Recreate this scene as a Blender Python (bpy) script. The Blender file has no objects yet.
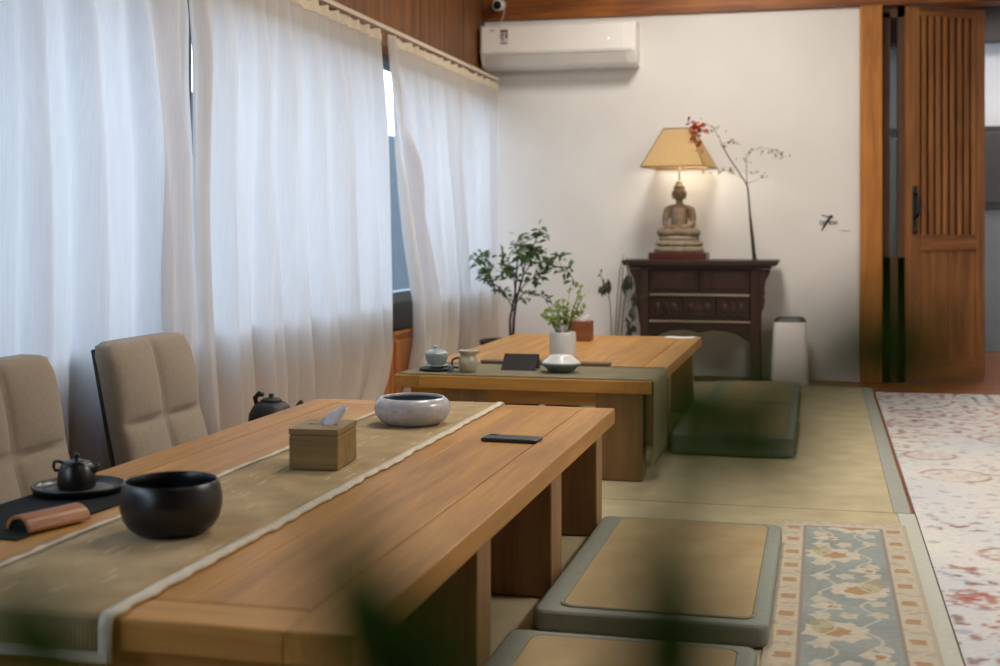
import bpy, bmesh, math, random
from mathutils import Vector, Matrix, noise as mnoise
random.seed(7)
PI = math.pi
S = bpy.context.scene
C = S.collection

# ------------------------------------------------------------------ camera numbers
F_PX, HORIZON, CAM_H = 1300.0, 230.0, 0.92
TH = math.atan(322 / F_PX)

# ------------------------------------------------------------------ mesh helpers
class MB:
    def __init__(s): s.v = []; s.f = []; s.sm = []
    def add(s, vs, fs, smooth=False):
        o = len(s.v); s.v += [tuple(p) for p in vs]
        for f in fs: s.f.append(tuple(i + o for i in f)); s.sm.append(smooth)
        return s
    def box(s, x0, x1, y0, y1, z0, z1, rz=0, piv=None):
        vs = [(x, y, z) for x in (x0, x1) for y in (y0, y1) for z in (z0, z1)]
        if rz:
            px, py = piv or ((x0 + x1) / 2, (y0 + y1) / 2)
            c, n = math.cos(rz), math.sin(rz)
            vs = [(px + (x - px) * c - (y - py) * n, py + (x - px) * n + (y - py) * c, z) for x, y, z in vs]
        return s.add(vs, [(0, 1, 3, 2), (4, 6, 7, 5), (0, 4, 5, 1), (2, 3, 7, 6), (0, 2, 6, 4), (1, 5, 7, 3)])
    def lathe(s, prof, cx=0, cy=0, seg=40, sx=1, sy=1, fn=None, caps=True):
        n = len(prof); vs = []
        for r, z in prof:
            for k in range(seg):
                a = 2 * PI * k / seg
                rr = r * (fn(a, z) if fn else 1)
                vs.append((cx + rr * sx * math.cos(a), cy + rr * sy * math.sin(a), z))
        fs = [(i * seg + k, i * seg + (k + 1) % seg, (i + 1) * seg + (k + 1) % seg, (i + 1) * seg + k)
              for i in range(n - 1) for k in range(seg)]
        s.add(vs, fs, True)
        if caps:
            o = len(s.v) - n * seg
            s.f.append(tuple(o + k for k in reversed(range(seg)))); s.sm.append(False)
            s.f.append(tuple(o + (n - 1) * seg + k for k in range(seg))); s.sm.append(False)
        return s
    def tube(s, pts, rad, seg=8, flat=1.0):
        pts = [Vector(p) for p in pts]; n = len(pts)
        if not hasattr(rad, '__len__'): rad = [rad] * n
        up = Vector((0, 0, 1)); vs = []; prev = None
        for i, p in enumerate(pts):
            t = (pts[min(i + 1, n - 1)] - pts[max(i - 1, 0)]).normalized()
            if prev is None:
                a = t.cross(up if abs(t.z) < .9 else Vector((1, 0, 0))).normalized()
            else:
                a = (prev - t * prev.dot(t)).normalized()
            prev = a; b = t.cross(a)
            for k in range(seg):
                an = 2 * PI * k / seg
                vs.append(p + (a * math.cos(an) + b * math.sin(an) * flat) * rad[i])
        fs = [(i * seg + k, i * seg + (k + 1) % seg, (i + 1) * seg + (k + 1) % seg, (i + 1) * seg + k)
              for i in range(n - 1) for k in range(seg)]
        fs += [tuple(reversed(range(seg))), tuple((n - 1) * seg + k for k in range(seg))]
        return s.add(vs, fs, True)
    def sphere(s, c, r, seg=20, rings=12, rot=None):
        if not hasattr(r, '__len__'): r = (r, r, r)
        vs = []
        for i in range(rings + 1):
            t = PI * i / rings
            for k in range(seg):
                a = 2 * PI * k / seg
                p = Vector((r[0] * math.sin(t) * math.cos(a), r[1] * math.sin(t) * math.sin(a), r[2] * math.cos(t)))
                if rot: p = rot @ p
                vs.append(Vector(c) + p)
        fs = [(i * seg + k, (i + 1) * seg + k, (i + 1) * seg + (k + 1) % seg, i * seg + (k + 1) % seg)
              for i in range(rings) for k in range(seg)]
        return s.add(vs, fs, True)
    def prism(s, poly, axis, a0, a1):
        """poly: 2-D outline; axis 'x','y' or 'z' = direction of extrusion"""
        def P(p, a): return {'x': (a, p[0], p[1]), 'y': (p[0], a, p[1]), 'z': (p[0], p[1], a)}[axis]
        n = len(poly)
        vs = [P(p, a0) for p in poly] + [P(p, a1) for p in poly]
        fs = [tuple(range(n)), tuple(reversed(range(n, 2 * n)))]
        fs += [(i, i + n, (i + 1) % n + n, (i + 1) % n) for i in range(n)]
        return s.add(vs, fs)
    def grid(s, fn, nu, nv, smooth=True):
        vs = [fn(i / nu, j / nv) for i in range(nu + 1) for j in range(nv + 1)]
        fs = [(i * (nv + 1) + j, (i + 1) * (nv + 1) + j, (i + 1) * (nv + 1) + j + 1, i * (nv + 1) + j + 1)
              for i in range(nu) for j in range(nv)]
        return s.add(vs, fs, smooth)
    def leaf(s, base, tip, w, up=(0, 0, 1), droop=.1, seg=7, fold=.25, widest=.4):
        b, t = Vector(base), Vector(tip); d = t - b; L = d.length
        side = d.cross(Vector(up))
        if side.length < 1e-6: side = d.cross(Vector((1, 0, 0)))
        side.normalize(); nrm = side.cross(d).normalized(); vs = []
        for i in range(seg + 1):
            q = i / seg
            ww = w * .5 * (math.sin(PI * q ** (math.log(.5) / math.log(widest)))) if 0 < q < 1 else w * .03
            p = b + d * q + nrm * (L * droop * 4 * q * (1 - q) - 0)
            vs += [p - side * ww + nrm * ww * fold, p, p + side * ww + nrm * ww * fold]
        fs = []
        for i in range(seg):
            fs += [(3 * i, 3 * i + 1, 3 * i + 4, 3 * i + 3), (3 * i + 1, 3 * i + 2, 3 * i + 5, 3 * i + 4)]
        return s.add(vs, fs, True)
    def build(s, name, mat, parent=None, bevel=0, seg=2, loc=None, rz=0, fix=True, solid=0, sub=0):
        me = bpy.data.meshes.new(name); me.from_pydata(s.v, [], s.f); me.update()
        for p, k in zip(me.polygons, s.sm): p.use_smooth = k
        if fix:
            bm = bmesh.new(); bm.from_mesh(me)
            bmesh.ops.recalc_face_normals(bm, faces=bm.faces); bm.to_mesh(me); bm.free()
        me.materials.append(mat)
        o = bpy.data.objects.new(name, me); C.objects.link(o)
        if parent: o.parent = parent
        if loc: o.location = loc
        if rz: o.rotation_euler.z = rz
        if sub:
            m = o.modifiers.new('sub', 'SUBSURF'); m.levels = m.render_levels = sub
        if solid:
            m = o.modifiers.new('thick', 'SOLIDIFY'); m.thickness = solid; m.offset = 0
        if bevel:
            m = o.modifiers.new('bev', 'BEVEL'); m.width = bevel; m.segments = seg; m.limit_method = 'ANGLE'; m.angle_limit = .6
            m.harden_normals = False
        return o

def thing(name, label, cat, loc=(0, 0, 0), rz=0, group=None):
    o = bpy.data.objects.new(name, None); C.objects.link(o)
    o.empty_display_size = .05
    o.location = loc; o.rotation_euler.z = rz
    return tag(o, label, cat, group)
def tag(o, label, cat, group=None, kind=None):
    o['label'] = label; o['category'] = cat
    if group: o['group'] = group
    if kind: o['kind'] = kind
    return o
def struct(o): o['kind'] = 'structure'; return o

# ------------------------------------------------------------------ materials
def lin(h):
    if isinstance(h, str):
        h = h.lstrip('#'); c = [int(h[i:i + 2], 16) / 255 for i in (0, 2, 4)]
        return tuple(x / 12.92 if x <= .04045 else ((x + .055) / 1.055) ** 2.4 for x in c)
    return tuple(h)
def base(name):
    m = bpy.data.materials.new(name); m.use_nodes = True
    nt = m.node_tree; b = nt.nodes['Principled BSDF']
    return m, nt, b
def N(nt, t, **kw):
    n = nt.nodes.new(t)
    for k, v in kw.items():
        if k in n.inputs.keys(): n.inputs[k].default_value = v
        else: setattr(n, k, v)
    return n
def mat(name, col, rough=.5, amount=.12, scale=12, bump=0, bscale=60, metal=0, spec=.5, stretch=(1, 1, 1), coat=0, col2=None, sheen=0):
    m, nt, b = base(name); L = nt.links.new
    c = lin(col)
    tc = N(nt, 'ShaderNodeTexCoord'); mp = N(nt, 'ShaderNodeMapping'); mp.inputs['Scale'].default_value = stretch
    L(tc.outputs['Object'], mp.inputs['Vector'])
    nz = N(nt, 'ShaderNodeTexNoise', Scale=scale, Detail=5.0); L(mp.outputs[0], nz.inputs['Vector'])
    rp = N(nt, 'ShaderNodeValToRGB'); e = rp.color_ramp.elements
    e[0].position, e[1].position = .3, .7
    c2 = lin(col2) if col2 else tuple(min(1, x * (1 + amount)) for x in c)
    c1 = c if col2 else tuple(x * (1 - amount) for x in c)
    e[0].color = (*c1, 1); e[1].color = (*c2, 1)
    L(nz.outputs['Fac'], rp.inputs[0]); L(rp.outputs[0], b.inputs['Base Color'])
    b.inputs['Roughness'].default_value = rough; b.inputs['Metallic'].default_value = metal
    b.inputs['Specular IOR Level'].default_value = spec
    b.inputs['Coat Weight'].default_value = coat
    b.inputs['Sheen Weight'].default_value = sheen
    if bump:
        n2 = N(nt, 'ShaderNodeTexNoise', Scale=bscale, Detail=3.0); L(mp.outputs[0], n2.inputs['Vector'])
        bp = N(nt, 'ShaderNodeBump', Strength=bump, Distance=.004); L(n2.outputs['Fac'], bp.inputs['Height'])
        L(bp.outputs[0], b.inputs['Normal'])
    return m
def wood(name, dark, light, axis='y', rough=.42, scale=1.0, knots=True, spec=.4, contrast=1.0):
    m, nt, b = base(name); L = nt.links.new
    tc = N(nt, 'ShaderNodeTexCoord'); mp = N(nt, 'ShaderNodeMapping')
    st = {'x': (.9, 14, 14), 'y': (14, .9, 14), 'z': (14, 14, .9)}[axis]
    mp.inputs['Scale'].default_value = [q * scale for q in st]
    L(tc.outputs['Object'], mp.inputs['Vector'])
    n1 = N(nt, 'ShaderNodeTexNoise', Scale=1.3, Detail=6.0, Roughness=.6, Distortion=.4); L(mp.outputs[0], n1.inputs['Vector'])
    n2 = N(nt, 'ShaderNodeTexNoise', Scale=9.0, Detail=4.0); L(mp.outputs[0], n2.inputs['Vector'])
    n3 = N(nt, 'ShaderNodeTexNoise', Scale=2.2, Detail=2.0); L(tc.outputs['Object'], n3.inputs['Vector'])
    a = N(nt, 'ShaderNodeMath', operation='MULTIPLY_ADD'); L(n2.outputs['Fac'], a.inputs[0]); a.inputs[1].default_value = .35 ; L(n1.outputs['Fac'], a.inputs[2])
    a2 = N(nt, 'ShaderNodeMath', operation='MULTIPLY_ADD'); L(n3.outputs['Fac'], a2.inputs[0]); a2.inputs[1].default_value = .3; L(a.outputs[0], a2.inputs[2])
    rp = N(nt, 'ShaderNodeValToRGB'); e = rp.color_ramp.elements
    e[0].position, e[1].position = .82 - .2 * contrast, .82 + .2 * contrast
    e[0].color = (*lin(dark), 1); e[1].color = (*lin(light), 1)
    L(a2.outputs[0], rp.inputs[0]); L(rp.outputs[0], b.inputs['Base Color'])
    b.inputs['Roughness'].default_value = rough; b.inputs['Specular IOR Level'].default_value = spec
    bp = N(nt, 'ShaderNodeBump', Strength=.12, Distance=.002); L(a.outputs[0], bp.inputs['Height']); L(bp.outputs[0], b.inputs['Normal'])
    return m
def weave(name, col, col2, sc=220, rough=.85, axis='X', amount=.5, bump=.3):
    m, nt, b = base(name); L = nt.links.new
    tc = N(nt, 'ShaderNodeTexCoord')
    w1 = N(nt, 'ShaderNodeTexWave', Scale=sc / 6.28 * 1.0, Distortion=1.0, Detail=1.0); w1.bands_direction = 'X'
    w2 = N(nt, 'ShaderNodeTexWave', Scale=sc / 6.28 * 1.0, Distortion=1.0, Detail=1.0); w2.bands_direction = 'Y'
    nz = N(nt, 'ShaderNodeTexNoise', Scale=9.0, Detail=4.0)
    for q in (w1, w2, nz): L(tc.outputs['Object'], q.inputs['Vector'])
    mu = N(nt, 'ShaderNodeMath', operation='MULTIPLY'); L(w1.outputs['Fac'], mu.inputs[0]); L(w2.outputs['Fac'], mu.inputs[1])
    ad = N(nt, 'ShaderNodeMath', operation='MULTIPLY_ADD'); L(mu.outputs[0], ad.inputs[0]); ad.inputs[1].default_value = amount
    sb = N(nt, 'ShaderNodeMath', operation='SUBTRACT'); L(nz.outputs['Fac'], sb.inputs[0]); sb.inputs[1].default_value = .12
    L(sb.outputs[0], ad.inputs[2])
    mx = N(nt, 'ShaderNodeValToRGB'); e = mx.color_ramp.elements
    e[0].position, e[1].position = .25, .8
    e[0].color = (*lin(col), 1); e[1].color = (*lin(col2), 1)
    L(ad.outputs[0], mx.inputs[0]); L(mx.outputs[0], b.inputs['Base Color'])
    b.inputs['Roughness'].default_value = rough; b.inputs['Specular IOR Level'].default_value = .15
    bp = N(nt, 'ShaderNodeBump', Strength=bump, Distance=.001); L(mu.outputs[0], bp.inputs['Height']); L(bp.outputs[0], b.inputs['Normal'])
    return m
def vcol(name, rough=.95, fuzz=260):
    m, nt, b = base(name); L = nt.links.new
    at = N(nt, 'ShaderNodeAttribute', attribute_name='pattern')
    tc = N(nt, 'ShaderNodeTexCoord'); nz = N(nt, 'ShaderNodeTexNoise', Scale=float(fuzz), Detail=2.0); L(tc.outputs['Object'], nz.inputs['Vector'])
    mr = N(nt, 'ShaderNodeMapRange'); L(nz.outputs['Fac'], mr.inputs[0]); mr.inputs[3].default_value = .82; mr.inputs[4].default_value = 1.12
    vm = N(nt, 'ShaderNodeVectorMath', operation='SCALE'); L(at.outputs['Color'], vm.inputs[0]); L(mr.outputs[0], vm.inputs['Scale'])
    L(vm.outputs[0], b.inputs['Base Color']); b.inputs['Roughness'].default_value = rough; b.inputs['Specular IOR Level'].default_value = .1
    bp = N(nt, 'ShaderNodeBump', Strength=.3, Distance=.002); L(nz.outputs['Fac'], bp.inputs['Height']); L(bp.outputs[0], b.inputs['Normal'])
    return m
def translucent(name, col, tcol, amt=.5, rough=.8, scale=40, stretch=(1, 1, 1), vary=.1):
    m, nt, b = base(name); L = nt.links.new
    tc = N(nt, 'ShaderNodeTexCoord'); mp = N(nt, 'ShaderNodeMapping'); mp.inputs['Scale'].default_value = stretch
    L(tc.outputs['Object'], mp.inputs['Vector'])
    nz = N(nt, 'ShaderNodeTexNoise', Scale=float(scale), Detail=4.0); L(mp.outputs[0], nz.inputs['Vector'])
    def ramp(c):
        rp = N(nt, 'ShaderNodeValToRGB'); e = rp.color_ramp.elements; c = lin(c)
        e[0].position, e[1].position = .3, .7
        e[0].color = (*[x * (1 - vary) for x in c], 1); e[1].color = (*[min(1, x * (1 + vary / 2)) for x in c], 1)
        L(nz.outputs['Fac'], rp.inputs[0]); return rp
    d = ramp(col); L(d.outputs[0], b.inputs['Base Color']); b.inputs['Roughness'].default_value = rough
    b.inputs['Specular IOR Level'].default_value = .1
    t = N(nt, 'ShaderNodeBsdfTranslucent'); L(ramp(tcol).outputs[0], t.inputs['Color'])
    mx = N(nt, 'ShaderNodeMixShader'); mx.inputs[0].default_value = amt
    L(b.outputs[0], mx.inputs[1]); L(t.outputs[0], mx.inputs[2]); L(mx.outputs[0], nt.nodes['Material Output'].inputs['Surface'])
    return m
def glass(name, tint='#e8f0f2'):
    m, nt, b = base(name); L = nt.links.new; nt.nodes.remove(b)
    t = N(nt, 'ShaderNodeBsdfTransparent'); t.inputs['Color'].default_value = (*lin(tint), 1)
    g = N(nt, 'ShaderNodeBsdfGlossy'); g.inputs['Roughness'].default_value = .03
    mx = N(nt, 'ShaderNodeMixShader'); mx.inputs[0].default_value = .05
    L(t.outputs[0], mx.inputs[1]); L(g.outputs[0], mx.inputs[2])
    L(mx.outputs[0], nt.nodes['Material Output'].inputs['Surface'])
    return m
def glow(name, col, st):
    m, nt, b = base(name)
    b.inputs['Base Color'].default_value = (*lin(col), 1); b.inputs['Emission Color'].default_value = (*lin(col), 1); b.inputs['Emission Strength'].default_value = st
    return m

W_TABLE = wood('table_wood', '#82592a', '#bd8b47', 'y', .46, contrast=1.9, spec=.25)
W_TABLEX = wood('table_wood_cross', '#82592a', '#bd8b47', 'x', .46, contrast=1.9, spec=.25)
W_LEG = wood('table_leg_wood', '#674a2c', '#94714a', 'z', .5, contrast=1.6)
W_PANEL = wood('panel_wood', '#4a2c16', '#7c5029', 'z', .5, contrast=1.2)
W_BEAM = wood('beam_wood', '#5e3212', '#a4632a', 'x', .5)
W_POST = wood('post_wood', '#87501c', '#bb7c38', 'z', .5, contrast=1.3)
W_DOOR = wood('door_wood', '#784c2a', '#a87343', 'z', .5)
W_DOORX = wood('door_rail_wood', '#784c2a', '#a87343', 'x', .5)
W_SILL = wood('sill_wood', '#85491f', '#bf7a40', 'z', .45)
W_FLOOR = wood('floor_wood', '#6d3f22', '#9a623a', 'x', .4)
W_CEIL = wood('ceiling_wood', '#6a4424', '#a47243', 'y', .6)
W_CAB = wood('cabinet_wood', '#1d120e', '#35221b', 'x', .42, contrast=1.3)
W_CABZ = wood('cabinet_upright_wood', '#21140f', '#3f2820', 'z', .42, contrast=1.3)
W_PLINTH = wood('plinth_wood', '#35150c', '#5c2a1a', 'x', .35)
W_BOX = wood('bamboo_box', '#6f5a33', '#947b4c', 'x', .5, scale=2)
W_BOX2 = wood('tissue_box_wood', '#6a3f25', '#8f5b38', 'x', .5, scale=2)
W_ROLL = wood('roll_wood', '#7d4a28', '#b87a48', 'x', .4, scale=3)
WALL = mat('white_plaster', '#dcdad6', .9, .03, 3, .15, 90, spec=.2)
BACKROOM = mat('back_room_paint', '#d9dadb', .9, .03, 3, spec=.2)
CURT = translucent('curtain_linen', '#dcd3c3', '#eeeef4', .58, scale=22, stretch=(9, 9, .12), vary=.05)
CURT2 = translucent('curtain_heading', '#d2c6b0', '#d9c9ae', .3, scale=22, stretch=(9, 9, .12), vary=.05)
BLACKFRAME = mat('black_frame_metal', '#1b1d20', .45, .1)
GREYFRAME = mat('grey_frame_metal', '#4b535a', .45, .08)
GLASS = glass('window_glass')
OUTWALL = mat('outside_wall_paint', '#353b42', .9, .1, 3, col2='#3f464d')
OUTGROUND = mat('outside_paving', '#7d7f80', .95, .1, 2)
PLASTIC = mat('white_plastic', '#e6e3de', .35, .02, 6)
PLASTIC_G = mat('grey_plastic', '#cfccc7', .4, .05, 6)
DARKPL = mat('dark_plastic', '#22261f', .35, .1, 6)
BLACK = mat('black_glaze', '#090e11', .32, .2, 18, .05, 200, spec=.6)
BLACKIRON = mat('cast_iron', '#10130f', .5, .25, 25, .25, 160)
BLACKMAT = weave('black_cloth', '#131516', '#24282a', 420)
STONE = mat('buddha_stone', '#6e5e4b', .85, .2, 30, .4, 90, col2='#8f7d66')
STONE_B = mat('lotus_base_stone', '#776a56', .85, .2, 30, .5, 90, col2='#9b8d76')
BRASS = mat('aged_brass', '#5a4526', .4, .15, 20, metal=.8)
SHADE = translucent('shade_cloth', '#cdb183', '#d8bf90', .26, scale=120)
SHADE_T = mat('shade_trim', '#6b4a1e', .8, .1, 40)
BULB = glow('bulb_glow', '#ffe6c4', 7)
RUNNER = weave('runner_weave', '#8f7a59', '#bda680', 300, amount=.6)
FRINGE = mat('cotton_fringe', '#cfc7b4', .9, .1, 60, .4, 150, spec=.1)
RUNNER2 = weave('grey_green_linen', '#6e6752', '#898067', 320)
GREYGLAZE = mat('crackle_glaze', '#a7a7ac', .22, .1, 70, .08, 160, spec=.6, col2='#bdbcc0')
INNERGLAZE = mat('inner_glaze', '#566064', .3, .15, 30, spec=.6, col2='#77828a')
CELADON = mat('celadon_glaze', '#869a9c', .25, .1, 40, spec=.6, col2='#a7b6b6')
CREAMGLAZE = mat('cream_glaze', '#97907c', .3, .12, 40, spec=.5, col2='#b5af9a')
BROWNGLAZE = mat('brown_handle_glaze', '#5c4232', .35, .15, 40)
WHITEGLAZE = mat('white_glaze', '#cfd2cf', .25, .04, 20, spec=.6)
GREYUNDER = mat('grey_glaze', '#5f6b6b', .35, .1, 30, spec=.5)
TISSUE = translucent('tissue_paper', '#f4f5f7', '#eef0f4', .2)
PAPER = mat('white_paper', '#dcd9d0', .9, .03, 20)
CHAIRF = mat('beige_upholstery', '#978c7d', .95, .06, 60, .3, 300, spec=.1, sheen=.2)
CHAIRD = mat('dark_chair_shell', '#262626', .5, .1)
TATAMI = weave('tatami_weave', '#a69b7b', '#beb393', 500, amount=.5)
TATAMI2 = weave('cushion_weave', '#97835f', '#b29f7b', 420, amount=.5)
BINDING = mat('grey_green_binding', '#9a9d94', .9, .06, 80, .2, 300, spec=.1)
BINDING2 = mat('dusty_green_cloth', '#8b9086', .9, .06, 80, .2, 300, spec=.1)
LEAF = translucent('dark_leaf', '#4d6543', '#73924a', .3, .45, 20)
LEAF2 = translucent('light_leaf', '#879c58', '#a5bc62', .3, .45, 20)
LEAF3 = translucent('foreground_leaf', '#33471f', '#4f7a30', .25, .6, 20)
DRYLEAF = mat('dry_leaf', '#363d2c', .8, .2, 30)
BARK = mat('bark', '#2f2721', .85, .2, 40, .3, 90)
STEM = mat('dry_stem', '#5d4c39', .85, .2, 40)
TWIG = mat('branch_bark', '#33291f', .85, .2, 40, .3, 90)
REDLEAF = translucent('red_leaf', '#a4401f', '#c05028', .3)
PALELEAF = translucent('pale_green_leaf', '#7d8566', '#97a078', .3)
POT = mat('dark_pot', '#231c19', .5, .2, 20)
SOIL = mat('soil', '#1f1712', .95, .3, 60, .5, 80)
TERRA = mat('grey_planter', '#6c6a64', .7, .1, 20)
INK = mat('black_ink', '#141414', .8, .05, 50)
FAINTINK = mat('faint_ink', '#8b8680', .9, .05, 50)
LEATHER = mat('phone_body', '#0d0f0d', .3, .1, 40)
LED = glow('led', '#ffffff', 1.5)
RUGPAT = vcol('rug_pile', fuzz=180)
RUNPAT = vcol('floor_runner_pile', fuzz=260)

# ------------------------------------------------------------------ the room
LX, LU, BY = -2.12, -2.20, 8.40           # left wall and back wall
RX, NY, CZ = 2.3, -1.3, 2.95
fl = MB()
for k in range(28):
    y0 = NY - .1 + k * .48
    y1 = min(y0 + .477, BY + .16)
    if y0 < y1: fl.box(LX - .15, RX + .1, y0, y1, -.07, -.02)
struct(fl.build('floor', W_FLOOR))
struct(MB().box(LU - .15, RX + .1, NY - .1, BY + .2, CZ, CZ + .08).build('ceiling', W_CEIL))
# back wall, with sidelight and doorway openings
wb = MB().box(LU - .1, .24, BY, BY + .16, -.07, 2.40)
wb.box(1.75, RX + .1, BY, BY + .16, -.07, 2.40)
struct(wb.build('wall_back', WALL))
struct(MB().box(LU - .1, RX + .1, BY - .03, BY + .16, 2.31, CZ).build('trim_1', W_BEAM, bevel=.004))       # wooden beam along the top
struct(MB().box(.228, .362, BY - .05, BY + .18, -.02, 2.31).build('trim_2', W_POST, bevel=.006))             # post at the end of the white wall
sl = MB().box(.362, .410, BY + .02, BY + .14, -.02, 2.27).box(.455, .50, BY + .02, BY + .14, -.02, 2.31).box(.362, .5, BY + .02, BY + .14, 2.24, 2.31).box(.362, .5, BY + .02, BY + .14, -.02, .75)
sf = struct(sl.build('window_2', wood('sidelight_wood', '#3a2415', '#5d3c20', 'z', .5)))
MB().box(.410, .455, BY + .07, BY + .078, .75, 2.24).build('pane', glass('sidelight_glass', '#b9c2c4'), sf)
struct(MB().box(RX, RX + .1, NY - .1, BY + .16, -.07, CZ).build('wall_right', WALL))
struct(MB().box(LU - .1, RX + .1, NY - .1, NY, -.07, CZ).build('wall_rear', W_PANEL))
struct(MB().box(1.70, 1.80, BY - .05, BY + .18, -.02, 2.31).build('trim_3', W_POST, bevel=.006))
# left wall: boards above the rail, header, panelled sill wall below
up = MB()
y = NY
while y < BY - .01:
    w = .088 + .03 * random.random(); y1 = min(y + w, BY)
    up.box(LU, LU + .015, y, y1 - .003, 1.80, CZ); y = y1
up.box(LU - .14, LU, NY, BY, 1.80, CZ).box(LX - .14, LX, NY, BY, 1.80, 1.835)
struct(up.build('wall_left', W_PANEL))
lo = MB()
y = NY
while y < BY - .01:
    y1 = min(y + .42, BY)
    lo.box(LX, LX + .012, y + .05, y1 - .05, .06, .35); y = y1
lo.box(LX - .14, LX, NY, BY, -.07, .40)
lo.box(LX - .14, LX + .012, NY, BY, .38, .40)
struct(lo.build('wall_left', W_SILL, bevel=.003))
fr = MB()
fr.box(LX - .08, LX - .012, NY, BY, 1.765, 1.80).box(LX - .08, LX - .012, NY, BY, .40, .545)
for yy in (-.1, 2.05, 4.09, 7.30, 8.2):
    fr.box(LX - .08, LX - .012, yy, yy + .05, .545, 1.765)
w1 = struct(fr.build('window_1', BLACKFRAME, bevel=.003))
MB().box(LX - .085, LX - .008, NY, BY, .545, .60).build('window_sill', GREYFRAME, w1, bevel=.002)
for i, (a, b_) in enumerate(((-.05, 2.05), (2.10, 4.09), (4.14, 7.30), (7.35, 8.2))):
    MB().box(LX - .052, LX - .046, a, b_, .60, 1.765).build('pane', GLASS, w1)
struct(MB().box(-40, LX - .15, -25, 40, -.6, -.5).build('ground_outside', OUTGROUND))
ow = MB().box(-5.6, -5.2, -6, 24, -.5, 2.10)
for k in range(10): ow.box(-5.2, -5.17, -6 + 3 * k, -5.9 + 3 * k, -.5, 2.10)
struct(ow.build('wall_outside', OUTWALL))
# the room beyond the doorway
br = MB().box(-.6, 3.6, 11.2, 11.35, -.07, 2.7).box(3.5, 3.6, BY + .16, 11.3, -.07, 2.7).box(-.7, -.6, BY + .16, 11.3, -.07, 2.7)
br.box(-.6, 3.5, 11.12, 11.2, 1.75, 1.90)
struct(br.build('wall_beyond', BACKROOM))
struct(MB().box(-.7, 3.6, BY + .16, 11.35, -.07, -.02).build('floor_beyond', W_FLOOR))
struct(MB().box(-.7, 3.6, BY + .16, 11.35, 2.7, 2.8).build('ceiling_beyond', W_CEIL))
struct(MB().box(-.6, 3.5, 10.9, 11.1, 2.42, 2.68).build('trim_4', mat('dark_lintel', '#2b211b', .6, .1)))
ct = thing('sideboard', 'dark tall sideboard in the room beyond the doorway', 'cabinet', (2.0, 10.85, -.02))
MB().box(-1.0, 1.0, -.25, .26, 1.1, 1.74).build('cupboard', mat('sideboard_dark', '#2d2a28', .5, .1), ct, bevel=.005)
MB().box(-1.0, 1.0, -.22, .26, 0, 1.1).build('lower_cabinet', mat('sideboard_grey', '#6d6f6c', .5, .08), ct, bevel=.005)
MB().box(-.9, -.1, -.262, -.25, 1.15, 1.69).box(.1, .9, -.262, -.25, 1.15, 1.69).build('door', mat('sideboard_door', '#383330', .5, .1), ct, bevel=.003)

# slatted door leaf, standing ajar into the next room
ang = math.atan2(.27, .475)
dl = thing('slatted_door', 'wooden door with slatted upper half standing ajar beyond the white wall', 'door', (.515, 8.385, -.008), ang)
DW, DH, DT = .552, 2.31, .04
MB().box(0, .085, 0, DT, 0, DH).build('stile', W_DOOR, dl, bevel=.004)
MB().box(DW - .06, DW, 0, DT, 0, DH).build('stile', W_DOOR, dl, bevel=.004)
MB().box(.085, DW - .06, 0, DT, DH - .055, DH).build('rail', W_DOORX, dl, bevel=.003)
MB().box(.085, DW - .06, 0, DT, .80, .90).build('rail', W_DOORX, dl, bevel=.003)
MB().box(.085, DW - .06, 0, DT, 0, .12).build('rail', W_DOORX, dl, bevel=.003)
MB().box(.085, .29, .012, DT - .012, .12, .80).box(.292, DW - .06, .012, DT - .012, .12, .80).build('panel', W_DOOR, dl, bevel=.004)
MB().box(.085, DW - .06, DT - .008, DT - .003, .90, DH - .055).build('backing_board', wood('door_backing', '#2e1a0e', '#45290f', 'z', .6), dl)
ns = 8; sp = (DW - .06 - .085) / ns
for k in range(ns):
    x = .085 + sp * (k + .62)
    MB().box(x - .0155, x + .0155, .002, DT - .012, .90, DH - .055).build('slat', W_DOOR, dl, bevel=.003)
MB().box(.03, .062, -.008, 0, .90, 1.20).build('lock_plate', BLACK, dl, bevel=.004)
hd = MB().tube([(.046, -.008, 1.15), (.046, -.045, 1.13), (.046, -.05, 1.03), (.046, -.008, 1.0)], .009, 10).build('handle', BLACK, dl)
MB().sphere((.046, -.018, .925), .013, 14, 8).build('knob', BRASS, dl)

# mats, rugs
def mat_slab(name, label, x0, x1, y0, y1, bind, group):
    t = thing(name, label, 'mat', ((x0 + x1) / 2, (y0 + y1) / 2, -.02), 0, group)
    hx, hy = (x1 - x0) / 2, (y1 - y0) / 2
    MB().box(-hx, hx - .055, -hy, hy, 0, .019).build('woven_cover', TATAMI, t, bevel=.003)
    MB().box(hx - .055, hx, -hy, hy, 0, .02).build('cloth_binding', bind, t, bevel=.003)
    return t
mat_slab('tatami_mat', 'straw tatami mat with grey binding under the far low table', -2.12, .282, 4.42, 7.92, BINDING, 'tatami mats')
mat_slab('tatami_mat', 'straw tatami mat with pale binding under the near low table', -2.12, .292, .55, 4.412, mat('pale_binding', '#b4b6aa', .9, .05, 80, .2, 300), 'tatami mats')

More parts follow.
